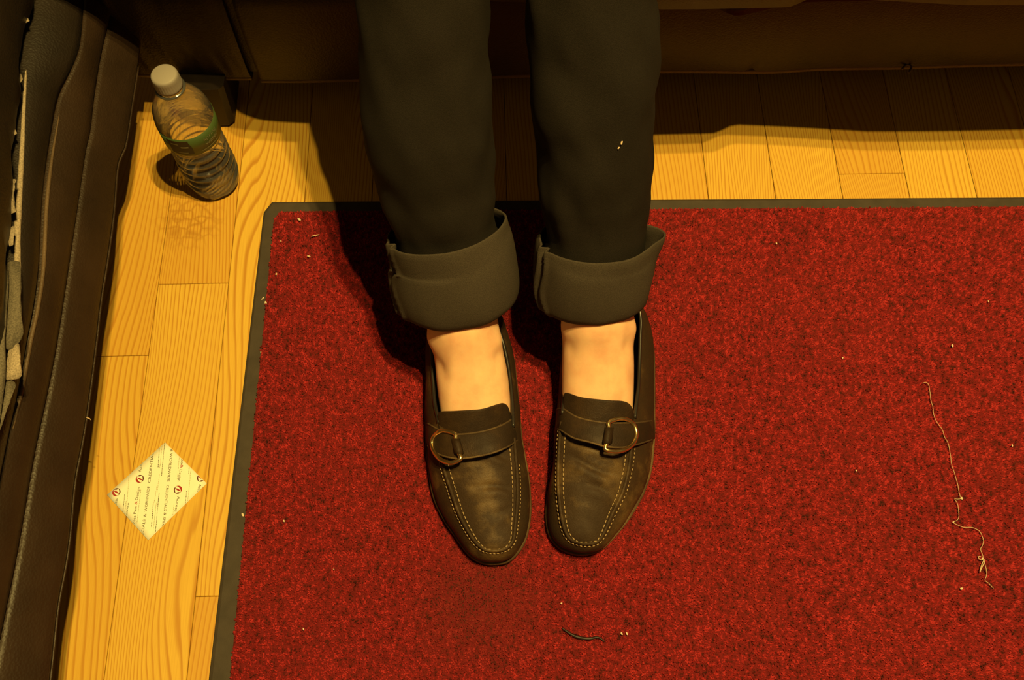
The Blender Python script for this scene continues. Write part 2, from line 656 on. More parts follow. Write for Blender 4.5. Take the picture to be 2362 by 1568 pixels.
def carpet_pile():
    # tufts over the part of the mat around the picture
    x_lo, x_hi, y_lo, y_hi = -0.42, 1.06, -0.28, 0.66
    sp = 0.00180
    gx, gy = np.meshgrid(np.arange(x_lo, x_hi, sp), np.arange(y_lo, y_hi, sp))
    n = gx.size
    px = gx.ravel() + rng.uniform(-0.9, 0.9, n) * sp
    py = gy.ravel() + rng.uniform(-0.9, 0.9, n) * sp
    keep = np.ones(n, bool)
    for a, b in zip(inner, inner[1:] + inner[:1]):
        ex, ey = b.x - a.x, b.y - a.y
        keep &= ((px - a.x) * ey - (py - a.y) * ex) > (rng.uniform(-0.0012, 0.0012, n) * math.hypot(ex, ey))
    px, py = px[keep], py[keep]
    n = len(px)
    h = 0.0032 + rng.uniform(0, 0.0010, n)
    r = 0.0010 + rng.uniform(0, 0.0005, n)
    lx = rng.normal(0, 0.0007, n) + 0.0003
    ly = rng.normal(0, 0.0008, n) - 0.0006
    a0 = rng.uniform(0, 2 * math.pi, n)
    co = np.zeros((n, 4, 3))
    for k in range(3):
        an = a0 + k * 2 * math.pi / 3
        co[:, k, 0] = px + r * np.cos(an)
        co[:, k, 1] = py + r * np.sin(an)
        co[:, k, 2] = 0.0046
    co[:, 3, 0] = px + lx
    co[:, 3, 1] = py + ly
    co[:, 3, 2] = 0.0046 + h
    co[:, :, 0] -= MO.x
    co[:, :, 1] -= MO.y
    tri = np.array([[0, 1, 3], [1, 2, 3], [2, 0, 3]])
    me = bpy.data.meshes.new('pile')
    loops = ((np.arange(n) * 4)[:, None, None] + tri[None]).reshape(-1)
    me.vertices.add(n * 4)
    me.vertices.foreach_set('co', co.reshape(-1))
    me.loops.add(len(loops))
    me.loops.foreach_set('vertex_index', loops.astype(np.int32))
    me.polygons.add(n * 3)
    me.polygons.foreach_set('loop_start', (np.arange(n * 3) * 3).astype(np.int32))
    me.update(calc_edges=True)
    # yarn tone: soft clumps of several tufts plus single-tuft variation
    def value_field(cx_, cy_):
        nx_, ny_ = int((x_hi - x_lo) / cx_) + 4, int((y_hi - y_lo) / cy_) + 4
        fl = rng.uniform(0, 1, (ny_, nx_))
        u_, w_ = np.clip((px - x_lo) / cx_, 0, nx_ - 2.01), np.clip((py - y_lo) / cy_, 0, ny_ - 2.01)
        i_, j_ = u_.astype(int), w_.astype(int)
        fu, fv = u_ - i_, w_ - j_
        return (fl[j_, i_] * (1 - fu) + fl[j_, i_ + 1] * fu) * (1 - fv) + (fl[j_ + 1, i_] * (1 - fu) + fl[j_ + 1, i_ + 1] * fu) * fv
    soft = 0.92 * value_field(0.0023, 0.0032) + 0.08 * value_field(0.009, 0.011)
    tone = np.clip(0.5 + 1.55 * (soft - 0.5) + 0.22 * (rng.uniform(0, 1, n) - 0.5), 0, 1)
    at = me.attributes.new('tone', 'FLOAT', 'POINT')
    at.data.foreach_set('value', np.repeat(tone, 4).astype(np.float32))
    o = add('carpet_pile', me, MAT['carpet'], mat_root, False)
    o['kind'] = 'stuff'
    return o


carpet_pile()
MZ = 0.0084   # height of the walking surface of the mat

# ------------------------------------------------------------------ left leather sofa
def curve_px(pts, n):
    return catmull([P(*p) for p in pts], n)


def ext(curve_pts, z):
    return [(x, y, z) for x, y in curve_pts]


NS = 90
hem_px = [(330, 60), (318, 160), (305, 245), (297, 300), (288, 345), (272, 385), (263, 491), (250, 590), (234, 691), (223, 787), (211, 883), (199, 969), (189, 1029),
          (173, 1115), (162, 1234), (152, 1305), (134, 1403), (116, 1568), (85, 1800), (50, 2100)]
seam_px = [(262, 20), (236, 130), (220, 230), (212, 300), (200, 357), (182, 482), (163, 612), (144, 739), (128, 835), (110, 925), (96, 990), (79, 1076), (59, 1194),
           (40, 1300), (14, 1430), (-20, 1600), (-60, 1850), (-100, 2150)]
ridge_px = [(205, -20), (200, 60), (192, 120), (172, 170), (145, 228), (130, 303), (116, 393), (107, 482), (100, 620), (86, 717), (72, 780), (50, 900), (25, 1010), (-5, 1150), (-45, 1350), (-90, 1650), (-140, 1900), (-190, 2250)]
welt_px = [(110, -80), (92, 0), (66, 150), (58, 250), (52, 339), (45, 446), (40, 535), (40, 605), (30, 720), (15, 830), (-5, 950), (-40, 1150), (-90, 1400), (-140, 1700), (-190, 2000), (-240, 2350)]
hem = curve_px(ext(hem_px, 0.132), NS)
seam = curve_px(ext(seam_px, 0.178), NS)
ridge = curve_px(ext(ridge_px, 0.213), NS)
weltc = curve_px(ext(welt_px, 0.249), NS)
sofa_l = empty('leather_sofa', (-0.75, 0.45, 0))
tag(sofa_l, 'worn brown leather sofa with torn cushion edge, along the left side', 'sofa')


def rl(p):
    return V(p) - sofa_l.location


def wav(i, a, f, ph=0.0):
    return a * math.sin(i * f + ph) + 0.5 * a * math.sin(i * f * 2.3 + ph * 1.7)


def between(c1, c2, t, out):
    return [a.lerp(b, t) + V((out, 0, 0)) for a, b in zip(c1, c2)]


rings = [[p + V((-0.09, 0, 0.004)) for p in hem], [p + V((-0.010, 0, -0.001)) for p in hem], hem,
         [p + V((0.0005, 0, 0.006)) for p in hem],
         between(hem, seam, 0.3, 0.003), between(hem, seam, 0.65, 0.003), between(hem, seam, 0.9, 0.0006),
         [p + V((-0.0018, 0, 0)) for p in seam]]
o = loft('lower_panel', [[rl(p) for p in r] for r in rings], MAT['leather'], sofa_l, False)
mod(o, 'SOLIDIFY', thickness=0.003, offset=-1)
rings = [[p + V((-0.0032, 0, 0.0005)) for p in seam], [p + V((0.0, 0, 0.004)) for p in seam],
         between(seam, ridge, 0.35, 0.0035), between(seam, ridge, 0.7, 0.003), [p + V((0.000, 0, 0)) for p in ridge],
         [p + V((-0.003, 0, 0.003)) for p in ridge]]
o = loft('upper_panel', [[rl(p) for p in r] for r in rings], MAT['leather'], sofa_l, False)
mod(o, 'SOLIDIFY', thickness=0.003, offset=-1)
rings = [[p + V((-0.004, 0, 0.002)) for p in ridge], between(ridge, weltc, 0.25, 0.001), between(ridge, weltc, 0.55, 0.004),
         between(ridge, weltc, 0.85, 0.001), [p + V((-0.006, 0, 0.001)) for p in weltc], [p + V((-0.16, 0, 0.001)) for p in weltc]]
o = loft('rail_panel', [[rl(p) for p in r] for r in rings], MAT['leather_dk'], sofa_l, False)
mod(o, 'SOLIDIFY', thickness=0.003, offset=-1)
# piping on the ridge, thick lower down and lost in the dark above
i_a, i_b = 16, 50
tube('piping', [rl(p) for p in ridge[i_a:i_b]], [0.0004 + 0.0016 * min(1, (k + 1) / 9, (i_b - i_a - k) / 5) for k in range(i_b - i_a)], MAT['leather_edge'], sofa_l, 8)
tube('hem_edge', [rl(p + V((0.0006, 0, 0.001))) for p in hem[6:]], 0.0012, MAT['leather'], sofa_l, 6)
# seam stitches
parts = []
fine = catmull(seam[4:70], 260)
for k in range(0, 258, 3):
    a, b = fine[k], fine[k + 2].lerp(fine[k + 1], 0.35)
    parts.append(tube_geo([a + V((-0.0030, 0, 0.0002)), (a + b) / 2 + V((-0.0018, 0, 0.0002)), b + V((-0.0030, 0, 0.0002))], 0.0006, 5))
v, f = join_geo(parts)
o = mk('seam_stitching', [rl(p) for p in v], f, MAT['leather_dk'], sofa_l)
o['kind'] = 'stuff'
# cream welt showing where the leather has worn away
cw = [p for p in catmull([P(x, y, 0.247) for x, y in ((66, 10), (63, 90), (60, 155), (55, 250), (51, 339), (45, 446), (40, 535), (40, 600), (41, 640))], 60)]
tube('worn_welt', [rl(p) for p in cw], [0.0005 + 0.0025 * min(1.0, max(0, (k - 6) / 42.0)) ** 0.9 + 0.0001 * math.sin(k * 1.9) for k in range(60)], MAT['lining'], sofa_l, 8)
# seat cushion above the rail
cush = [[p + V((-0.16, 0, 0.0035)) for p in weltc], [p + V((-0.012, 0, 0.003)) for p in weltc], [p + V((0.000, 0, 0.016)) for p in weltc], [p + V((0.010, 0, 0.045)) for p in weltc],
        [p + V((0.008, 0, 0.085)) for p in weltc], [p + V((-0.01, 0, 0.125)) for p in weltc], [p + V((-0.06, 0, 0.15)) for p in weltc], [p + V((-0.55, 0, 0.155)) for p in weltc]]
for r in cush[2:]:
    for i, p in enumerate(r):
        p.x += wav(i, 0.0022, 0.55, r[0].z * 40)
o = loft('seat_cushion', [[rl(p) for p in r] for r in cush], MAT['leather_dk'], sofa_l, False)
mod(o, 'SOLIDIFY', thickness=0.004, offset=-1)
# sofa body behind the panels: box, arm and back out of the picture
v, f = box_geo(-0.50, 0.10, -0.95, 0.55, 0.140, 0.24)
o = mk('frame', v, f, MAT['leather_dk'], sofa_l, False)
v, f = box_geo(-0.56, -0.36, -0.95, 0.55, 0.23, 0.80)
o = mk('backrest', v, f, MAT['leather_dk'], sofa_l)
mod(o, 'BEVEL', width=0.06, segments=4)
for yy in (-0.9, 0.42):
    v, f = box_geo(-0.02, 0.05, yy, yy + 0.07, 0.0005, 0.142)
    o = mk('foot', v, f, MAT['leather_dk'], sofa_l, False)
    mod(o, 'BEVEL', width=0.006, segments=2)


def chip(name, pts, z, th, mat, parent, lift=0.0):
    """small raised irregular patch on a side face"""
    top = [P(x, y, z) for x, y in pts]
    n_ = len(top)
    cen_ = sum(top, V()) / n_
    verts = [p + V((-0.003, 0, -0.002)) for p in top] + [p + V((0.0015, 0, 0.001)) for p in top] + [cen_ + V((th, 0, th * 0.6))]
    faces = [(i, (i + 1) % n_, n_ + (i + 1) % n_, n_ + i) for i in range(n_)] + [(n_ + i, n_ + (i + 1) % n_, 2 * n_) for i in range(n_)]
    off = parent.location if parent else V()
    return mk(name, [p - off for p in verts], faces, mat, parent)


chips = [[(47, 46), (53, 40), (62, 43), (66, 50), (58, 53), (49, 51)],
         [(30, 182), (36, 172), (46, 171), (50, 184), (46, 191), (38, 188)],
         [(19, 299), (25, 294), (33, 301), (37, 309), (33, 312), (24, 305)],
         [(13, 377), (16, 374), (20, 379), (17, 381)],
         [(0, 459), (5, 458), (8, 463), (2, 465)],
         [(25, 428), (29, 414), (36, 416), (28, 432), (29, 462), (34, 490), (31, 490), (25, 462)],
         [(24, 540), (28, 522), (31, 526), (29, 545), (28, 566), (26, 562)],
         [(0, 552), (9, 556), (13, 562), (4, 566), (0, 565)]]
for ch in chips:
    chip('torn_lining', ch, 0.266, 0.0015, MAT['lining'], sofa_l)
# broad strip of bare grey lining
left_b = [(-30, 590), (-30, 680), (-30, 770), (-30, 860), (-30, 940), (-30, 1010)]
strips = [
    ([(-20, 600), (0, 600), (10, 604), (17, 612), (17, 680), (12, 760), (10, 800), (12, 860), (2, 930), (-5, 985), (-25, 1010)], 0.262, 0.008, 'lining_dk'),
    ([(20, 604), (30, 602), (44, 606), (47, 640), (46, 690), (49, 740), (50, 775), (40, 792), (30, 805), (14, 800), (13, 760), (16, 720), (22, 680)], 0.258, 0.006, 'lining_dk'),
    ([(28, 800), (40, 792), (45, 830), (46, 868), (35, 874), (17, 872), (20, 845), (22, 825)], 0.258, 0.006, 'lining'),
    ([(16, 880), (33, 886), (27, 910), (16, 940), (4, 975), (-6, 1000), (-8, 960), (6, 925)], 0.256, 0.005, 'lining_dk'),
]
for pts, z, th, mt in strips:
    cc = catmull([V((x, y, 0)) for x, y in pts], 30, True)
    chip('bare_lining', [(p.x + random.uniform(-1, 1), p.y) for p in cc], z, th, MAT[mt], sofa_l)

# ------------------------------------------------------------------ far leather sofa
sofa_f = empty('leather_sofa', (0.2, 1.2, 0))
tag(sofa_f, 'dark brown leather sofa behind the seated person, at the back', 'sofa')


def rf(p):
    return V(p) - sofa_f.location


HZ = 0.066


def front_panel(hpx, zt=0.225, name='front_panel', crease=None):
    n_ = 300
    h_ = catmull([P(x, y, HZ) for x, y in hpx], n_)

    def cr(p, dz):
        if crease is None or dz > 0.075:
            return 0.0
        return 0.005 * (1 - dz / 0.075) * math.exp(-((p.x - crease - 0.18 * dz) / 0.0022) ** 2)
    prof_ = [(0.003, 0.08), (-0.001, 0.008), (0, 0), (0.006, -0.001), (0.018, -0.003), (0.03, -0.004), (0.05, -0.0055), (0.08, -0.006), (0.13, -0.004), (zt - HZ, 0.004)]
    rings_ = [[p + V((0, dy + cr(p, max(dz, 0)) + (wav(i, 0.0010, 0.08, dz * 30) if dz > 0.01 else 0), dz)) for i, p in enumerate(h_)] for dz, dy in prof_]
    o_ = loft(name, [[rf(p) for p in r] for r in rings_], MAT['leather'], sofa_f, False)
    mod(o_, 'SOLIDIFY', thickness=0.004, offset=-1)
    tube('hem_edge', [rf(p + V((0, 0.0022, 0.0030))) for p in h_], 0.0042, MAT['leather_edge'], sofa_f, 10)
    return h_


front_panel([(604, 190), (720, 190), (900, 186), (1150, 180), (1350, 173), (1520, 168), (1640, 168), (1730, 169), (1800, 168), (1900, 162), (2085, 159),
             (2200, 155), (2362, 151), (2700, 142), (3100, 132)], crease=P(1727, 169, HZ).x)
front_panel([(316, 176), (420, 181), (520, 184), (582, 184)])
# seat cushion overhanging the panels
cu = [(200, -70), (400, -66), (560, -60), (596, -52), (618, -36), (660, -24), (800, -16), (1100, -8), (1350, 2), (1520, 11), (1590, 8), (1640, 14), (1670, 27), (1700, 37), (1735, 30), (1790, 18), (1840, 7), (1920, 3), (2100, 2), (2362, 1), (2700, -6), (3100, -14)]
cl_ = catmull([P(x, y, 0.236) for x, y in cu], 140)


def jog(x):
    # the bulge stands out further left of the kink in its shadow
    t = min(max((x - 0.285) / 0.03, 0), 1)
    t = t * t * (3 - 2 * t)
    u_ = min(max((x - 0.30) / 0.16, 0), 1)
    return -0.044 - 0.012 * (1 - t) - 0.012 * t * u_


flat = catmull([P(x, y, 0.236) for x, y in cu if not 1590 <= x <= 1840], 140)
rings = [[p + V((0, 0.05, 0.006)) for p in cl_], [p + V((0, 0.006, 0.0)) for p in cl_], cl_,
         [p + V((0, 0.004, 0.008)) for p in cl_],
         [p + V((0, 0.010, 0.022)) for p in flat],
         [p + V((0, 0.004 + jog(p.x), 0.05)) for p in flat],
         [p + V((0, 0.000 + jog(p.x), 0.09)) for p in flat], [p + V((0, 0.014 + jog(p.x), 0.135)) for p in flat],
         [p + V((0, 0.06, 0.165)) for p in flat], [p + V((0, 0.55, 0.165)) for p in flat]]
o = loft('seat_cushion', [[rf(p) for p in r] for r in rings], MAT['leather'], sofa_f, False)
v, f = box_geo(-0.55, 1.35, -0.41, 0.45, 0.075, 0.23)
mk('frame', v, f, MAT['leather_dk'], sofa_f, False)
v, f = box_geo(-0.60, 1.4, 0.02, 0.30, 0.24, 0.88)
o = mk('backrest', v, f, MAT['leather_dk'], sofa_f)
mod(o, 'BEVEL', width=0.08, segments=4)


def sofa_foot(pxl, pxr, pyb):
    a, b = P(pxl, pyb), P(pxr, pyb)
    y0 = (a.y + b.y) / 2
    rings_ = []
    for z, g in ((0.0005, -0.006), (0.006, -0.002), (0.04, 0.0), (0.078, 0.003)):
        x0_, x1_, ya, yb = a.x - g, b.x + g, y0 - g * 0.5, y0 + 0.075 + g
        rings_.append([V(q) for q in ((x0_ + 0.006, ya, z), (x1_ - 0.006, ya, z), (x1_, ya + 0.006, z), (x1_, yb - 0.006, z), (x1_ - 0.006, yb, z), (x0_ + 0.006, yb, z), (x0_, yb - 0.006, z), (x0_, ya + 0.006, z))])
    return loft('foot', [[rf(p) for p in r] for r in rings_], MAT['foot'], sofa_f, True, False, True, False)


sofa_foot(455, 547, 296)
sofa_foot(2900, 2990, 290)
chip_pts = [P(x, y, 0.075) for x, y in ((2078, 150), (2090, 140), (2100, 146), (2094, 158), (2080, 163))]
tube('loose_thread', [rf(p + V((0, -0.006, 0))) for p in catmull(chip_pts[:4], 12)], 0.0014, MAT['leather_edge'], sofa_f, 6)

# ------------------------------------------------------------------ person: legs
def leg_stations(side):
    # z of the axis, left and right silhouette in the photograph, height in the picture, sideways tilt of the section
    if side == 'A':
        st = [(0.110, 918, 1190, 694, 0.20), (0.130, 911, 1187, 655, 0.21), (0.160, 905, 1176, 585, 0.20), (0.178, 900, 1160, 548, 0.17), (0.200, 889, 1147, 496, 0.12),
              (0.225, 872, 1143, 433, 0.08), (0.25, 853, 1142, 370, 0.05), (0.275, 838, 1140, 303, 0.03), (0.30, 830, 1137, 236, 0.02), (0.34, 823, 1132, 120, 0), (0.38, 818, 1128, 0, 0)]
    else:
        st = [(0.112, 1246, 1487, 690, -0.07), (0.130, 1240, 1494, 652, -0.08), (0.160, 1241, 1499, 585, -0.10), (0.178, 1250, 1500, 548, -0.10), (0.200, 1248, 1498, 496, -0.06),
              (0.225, 1246, 1500, 433, -0.03), (0.25, 1243, 1504, 370, 0), (0.275, 1234, 1509, 303, 0), (0.30, 1225, 1514, 236, 0), (0.34, 1217, 1519, 120, 0), (0.38, 1213, 1515, 0, 0)]
    out = []
    for z, xl, xr, y, t in st:
        c_ = P((xl + xr) / 2, y, z)
        hw = (P(xr, y, z) - P(xl, y, z)).length / 2
        out.append((c_, hw, t))
    # knee and thigh, out of the picture
    c_, hw, t = out[-1]
    sx = -1 if side == 'A' else 1
    out.append((c_ + V((0.0, 0.030, 0.045)), hw * 1.04, 0))
    out.append((c_ + V((0.0, 0.066, 0.076)), hw * 1.10, 0))
    out.append((c_ + V((0.004 * sx, 0.125, 0.096)), hw * 1.12, 0))
    out.append((c_ + V((0.012 * sx, 0.26, 0.106)), hw * 1.22, 0))
    out.append((c_ + V((0.022 * sx, 0.42, 0.105)), hw * 1.38, 0))
    return out


def leg_rings(side, seg=72, sub=5, shrink=1.0, start=0, fold=True):
    st = leg_stations(side)
    ctr = param_spline([q[0] for q in st], sub)
    hw = [p.x for p in param_spline([V((q[1], 0, 0)) for q in st], sub)]
    tl = [p.x for p in param_spline([V((q[2], 0, 0)) for q in st], sub)]
    rings_ = []
    for i in range(start, len(ctr)):
        t = (ctr[min(i + 1, len(ctr) - 1)] - ctr[max(i - 1, 0)]).normalized()
        a = V((math.cos(tl[i]), 0, math.sin(tl[i])))
        a = (a - t * a.dot(t) * 0.8).normalized()
        b = t.cross(a).normalized()
        r = []
        for k in range(seg):
            an = 2 * math.pi * k / seg
            ca, sa = math.cos(an), math.sin(an)
            rr = shrink * (1 - 0.085 * min(1, max(0, (0.215 - ctr[i].z) / 0.025))) if fold else shrink
            q = ctr[i] + a * (hw[i] * rr * ca) + b * (hw[i] * rr * 0.84 * sa)
            if fold:
                d = mnoise.noise(V((q.x * 16 + (3 if side == 'A' else 9), q.y * 16, q.z * 22))) * 0.0035
                d += mnoise.noise(V((q.x * 45 + 5, q.y * 20, q.z * 38))) * 0.0018
                d += 0.0030 * mnoise.noise(V((an * 2.6 + (0 if side == 'A' else 4), ctr[i].z * 9 - an * 0.9, 2))) * max(0, 1 - abs(ctr[i].z - 0.2) / 0.09)
                d += 0.0028 * mnoise.noise(V((an * 1.4, ctr[i].z * 26 + an * 1.6, 6)))
                q += (a * ca + b * sa) * (d * min(1, max(0.15, (ctr[i].z - 0.17) / 0.03)))
            r.append(q)
        rings_.append(r)
    return rings_


FOOT = {
    # left edge, right edge, row, height of the front surface, slope of the foot's line, half depth
    'A': [(1100, 1180, 1235, .036, 3, .010), (1070, 1185, 1180, .046, 6, .014), (1040, 1182, 1100, .054, 10, .018), (1022, 1181, 1010, .068, 18, .024), (1012, 1178, 945, .080, 24, .029),
          (1006, 1174, 905, .089, 28, .032), (1002, 1169, 870, .098, 33, .034), (998, 1161, 840, .1065, 39, .036), (991, 1154, 815, .115, 45, .037), (986, 1149, 790, .1245, 50, .038),
          (984, 1146, 765, .1325, 54, .0375), (983, 1143, 740, .1400, 56, .037)],
    'B': [(1320, 1400, 1220, .036, 3, .010), (1302, 1425, 1170, .046, 6, .014), (1298, 1446, 1090, .054, 10, .018), (1297, 1462, 1000, .068, 18, .024), (1301, 1468, 930, .081, 24, .029),
          (1302, 1470, 890, .090, 28, .032), (1303, 1471, 855, .099, 33, .034), (1304, 1470, 825, .1075, 39, .036), (1304, 1469, 800, .116, 45, .037), (1303, 1468, 778, .125, 50, .038),
          (1302, 1468, 755, .1320, 54, .0375), (1302, 1466, 735, .1385, 56, .037)],
}
# bumps and hollows of ankle bones and tendons: picture point, height, radius, amount
BUMPS = {
    'A': [(984, 782, .100, .013, .0040), (1148, 786, .100, .012, .0030), (1008, 852, .092, .010, -.0034), (1157, 822, .098, .008, -.0028), (1030, 880, .094, .009, -.0010), (1166, 856, .090, .007, .0012)],
    'B': [(1303, 760, .105, .012, .0026), (1469, 757, .105, .013, .0046), (1455, 803, .108, .010, -.0032), (1312, 805, .102, .010, -.0018), (1422, 775, .122, .008, -.0010)],
}
TENDON = {
    'A': [[(1085, 745, .145), (1090, 800, .121), (1100, 860, .101), (1112, 930, .083)], [(1050, 750, .142), (1044, 810, .117), (1038, 880, .095), (1034, 930, .083)]],
    'B': [[(1400, 740, .144), (1402, 790, .121), (1408, 850, .100), (1415, 915, .084)], [(1432, 745, .140), (1440, 800, .114), (1447, 860, .096), (1452, 905, .086)]],
}


def foot_geo(side):
    """one continuous loft from the toes over the instep and ankle up the shin"""
    rings_ = []
    seg = 44
    for xl, xr, y, zf, phi, dp in FOOT[side]:
        ph = math.radians(phi)
        F_ = P((xl + xr) / 2, y, zf)
        n_ = V((0, -math.sin(ph), math.cos(ph)))
        C_ = F_ - n_ * dp
        zc_ = C_.z + 0.3 * (F_.z - C_.z)
        hw_ = (P(xr, y, zc_) - P(xl, y, zc_)).length / 2
        r = []
        for k in range(seg):
            an = 2 * math.pi * k / seg
            ca, sa = math.cos(an), math.sin(an)
            r.append(C_ + V((1, 0, 0)) * (hw_ * math.copysign(abs(ca) ** 0.86, ca)) + n_ * (dp * sa))
        rings_.append(r)
    for c_, hw_, t in leg_stations(side)[4:]:
        prev = rings_[-1]
        pc_ = sum(prev, V()) / seg
        tt = (c_ - pc_).normalized()
        a = V((1, 0, 0))
        a = (a - tt * a.dot(tt)).normalized()
        n_ = -(tt.cross(a))
        rr = hw_ * 0.66
        rings_.append([c_ + a * (rr * math.cos(2 * math.pi * k / seg)) + n_ * (rr * 0.95 * math.sin(2 * math.pi * k / seg)) for k in range(seg)])
    sm = []
    for j in range(seg):
        sm.append(param_spline([r[j] for r in rings_], 3))
    rows_ = [[sm[j][i] for j in range(seg)] for i in range(len(sm[0]))]
    parts_ = [([p for r in rows_ for p in r], grid_faces(len(rows_), seg, True) + [tuple(range(seg)), tuple(range((len(rows_) - 1) * seg, len(rows_) * seg))])]
    # heel
    hl = P(1066, 735, 0.045) if side == 'A' else P(1396, 735, 0.045)
    vv = []
    for i in range(13):
        q = math.pi * i / 12
        for k in range(24):
            an = 2 * math.pi * k / 24
            vv.append(hl + V((0.027 * math.sin(q) * math.cos(an), 0.036 * math.sin(q) * math.sin(an), 0.022 * math.cos(q) + 0.02 * (1 if i < 6 else 0) * abs(math.cos(q)))))
    parts_.append((vv, grid_faces(13, 24, True)))
    return join_geo(parts_)


def sculpt_feet(me):
    """ankle bones, hollows and tendons pressed into the finished skin"""
    nb_, no_ = len(me.vertices), []
    co = np.empty(nb_ * 3)
    me.vertices.foreach_get('co', co)
    co = co.reshape(-1, 3)
    nr = np.array([v_.normal[:] for v_ in me.vertices])
    d = np.zeros(nb_)
    for side in 'AB':
        for x, y, z, r, am in BUMPS[side]:
            p = np.array(P(x, y, z))
            d += am * np.exp(-((co - p) ** 2).sum(1) / r ** 2)
        for q in TENDON[side]:
            pts = np.array([p[:] for p in catmull([P(*t_) for t_ in q], 60)])
            best = np.full(nb_, 9.0)
            sel = np.where((co[:, 2] < 0.2))[0]
            for p in pts:
                dd = ((co[sel] - p) ** 2)
                best[sel] = np.minimum(best[sel], dd[:, 0] + dd[:, 1] * 0.5 + dd[:, 2] * 0.2)
            d += 0.0009 * np.exp(-best / 0.0045 ** 2)
    co = co + nr * d[:, None]
    me.vertices.foreach_set('co', co.reshape(-1))
    me.update()


def pelvis_geo():
    a = leg_stations('A')[-1][0]
    b = leg_stations('B')[-1][0]
    m_ = (a + b) / 2
    vv = []
    for i in range(17):
        ph = math.pi * i / 16
        for k in range(28):
            an = 2 * math.pi * k / 28
            vv.append(m_ + V((0.165 * math.sin(ph) * math.cos(an), 0.02 + 0.12 * math.sin(ph) * math.sin(an), 0.02 + 0.10 * math.cos(ph))))
    return vv, grid_faces(17, 28, True)


v, f = join_geo([foot_geo('A'), foot_geo('B'), pelvis_geo()])
person = mk('person', v, f, MAT['skin'])
mod(person, 'REMESH', mode='VOXEL', voxel_size=0.0028, use_smooth_shade=True)
mod(person, 'SMOOTH', factor=0.5, iterations=8)
baked(person)
sculpt_feet(person.data)
# keep the skin mesh light where trousers hide it
tag(person, 'seated person with rolled-up black trousers and bare ankles in brown loafers', 'person')

# trousers
geos = []
for side in 'AB':
    rr = leg_rings(side, start=3)
    # inside of the fabric at the open lower end
    inner_r = [[p.lerp(sum(r, V()) / len(r), 0.05) for p in r] for r in (rr[6], rr[0])]
    allr = inner_r + rr
    vv = [p for r in allr for p in r]
    geos.append((vv, grid_faces(len(allr), 72, True) + [tuple(range((len(allr) - 1) * 72, len(allr) * 72))]))
a = pelvis_geo()
cc = sum(a[0], V()) / len(a[0])
geos.append(([cc + (p - cc) * 1.08 for p in a[0]], a[1]))
v, f = join_geo(geos)
trousers = mk('trousers', v, f, MAT['trouser'], person)
tag(trousers, 'black denim trousers')
from mathutils.bvhtree import BVHTree
TBVH = BVHTree.FromPolygons([tuple(p) for p in v], f)


def cuff(side):
    seg = 180
    rr = leg_rings(side, seg=seg, sub=5, fold=False)
    body = rr[1:18] if side == 'A' else rr[0:16]
    nlev = len(body)
    outer_, inner_ = [], []
    for li, r in enumerate(body):
        cen_ = sum(r, V()) / seg
        t = li / (nlev - 1)
        ro, ri = [], []
        for k, p in enumerate(r):
            d = (p - cen_).normalized()
            an = 2 * math.pi * k / seg
            off = 0.0030 + 0.0018 * math.sin(math.pi * t)
            off += 0.0013 * mnoise.noise(V((math.cos(an) * 2.2 + (0 if side == 'A' else 7), math.sin(an) * 2.2, t * 2.5)))
            side_an = math.degrees(an) % 360
            # the seam fold on the picture-left side
            wv = 5.0 * math.sin(t * 11.0 + 0.6) * (1 if side == 'A' else 0.5)
            sc_ = (192 if side == 'A' else 186) if True else 0
            seam_an = 360 - (360 - (sc_ + 26)) if False else sc_ + 18
            dd = ((side_an - seam_an - wv + 180) % 360) - 180
            off -= 0.0044 * math.exp(-(dd / 2.4) ** 2)
            off += 0.0028 * math.exp(-((dd - 6) / 3.0) ** 2) + 0.0030 * math.exp(-((dd + 6) / 3.5) ** 2)
            if side == 'B':
                # open ear of the cuff on the picture-right side
                da = ((side_an - 2 + 180) % 360) - 180
                off += 0.0135 * math.exp(-(da / 17.0) ** 2) * max(0, (t - 0.40) / 0.60) ** 1.1
                da2 = ((side_an - 345 + 180) % 360) - 180
                off -= 0.004 * math.exp(-(da2 / 9.0) ** 2) * math.exp(-((t - 0.22) / 0.14) ** 2)
            if side == 'A':
                da = ((side_an - 15 + 180) % 360) - 180
                off += 0.004 * math.exp(-(da / 24.0) ** 2) * max(0, t) ** 1.5
            # lower rim turns in
            if t < 0.10:
                off -= 0.003 * (1 - t / 0.10) ** 2
            ro.append(p + d * off)
            ri.append(p + d * (off - 0.0026))
        outer_.append(ro)
        inner_.append(ri)
    # a rounded rolled rim at both ends: outer, rim, inner
    rim_top = [(p + q) / 2 + V((0, 0.0005, 0.0016)) for p, q in zip(outer_[-1], inner_[-1])]
    rim_bot = [(p + q) / 2 - V((0, 0.0005, 0.0020)) for p, q in zip(outer_[0], inner_[0])]
    inner_[0] = [p.lerp(sum(inner_[0], V()) / seg, 0.03) for p in inner_[0]]
    rings_ = [rim_bot] + outer_ + [rim_top] + inner_[::-1]
    o_ = loft('trouser_cuff', rings_, MAT['cuff'], trousers, True, True)
    tag(o_, 'turned-up cuff, inside of the denim')
    # hem stitching just below the upper edge
    row = outer_[-2]
    pts_ = catmull([p + (p - sum(row, V()) / seg).normalized() * 0.0004 for p in row], 200, True)
    prt = [tube_geo([pts_[k], pts_[k + 1], pts_[k + 2]], 0.0005, 4) for k in range(0, 198, 3)]
    return o_


cuff('A')
cuff('B')

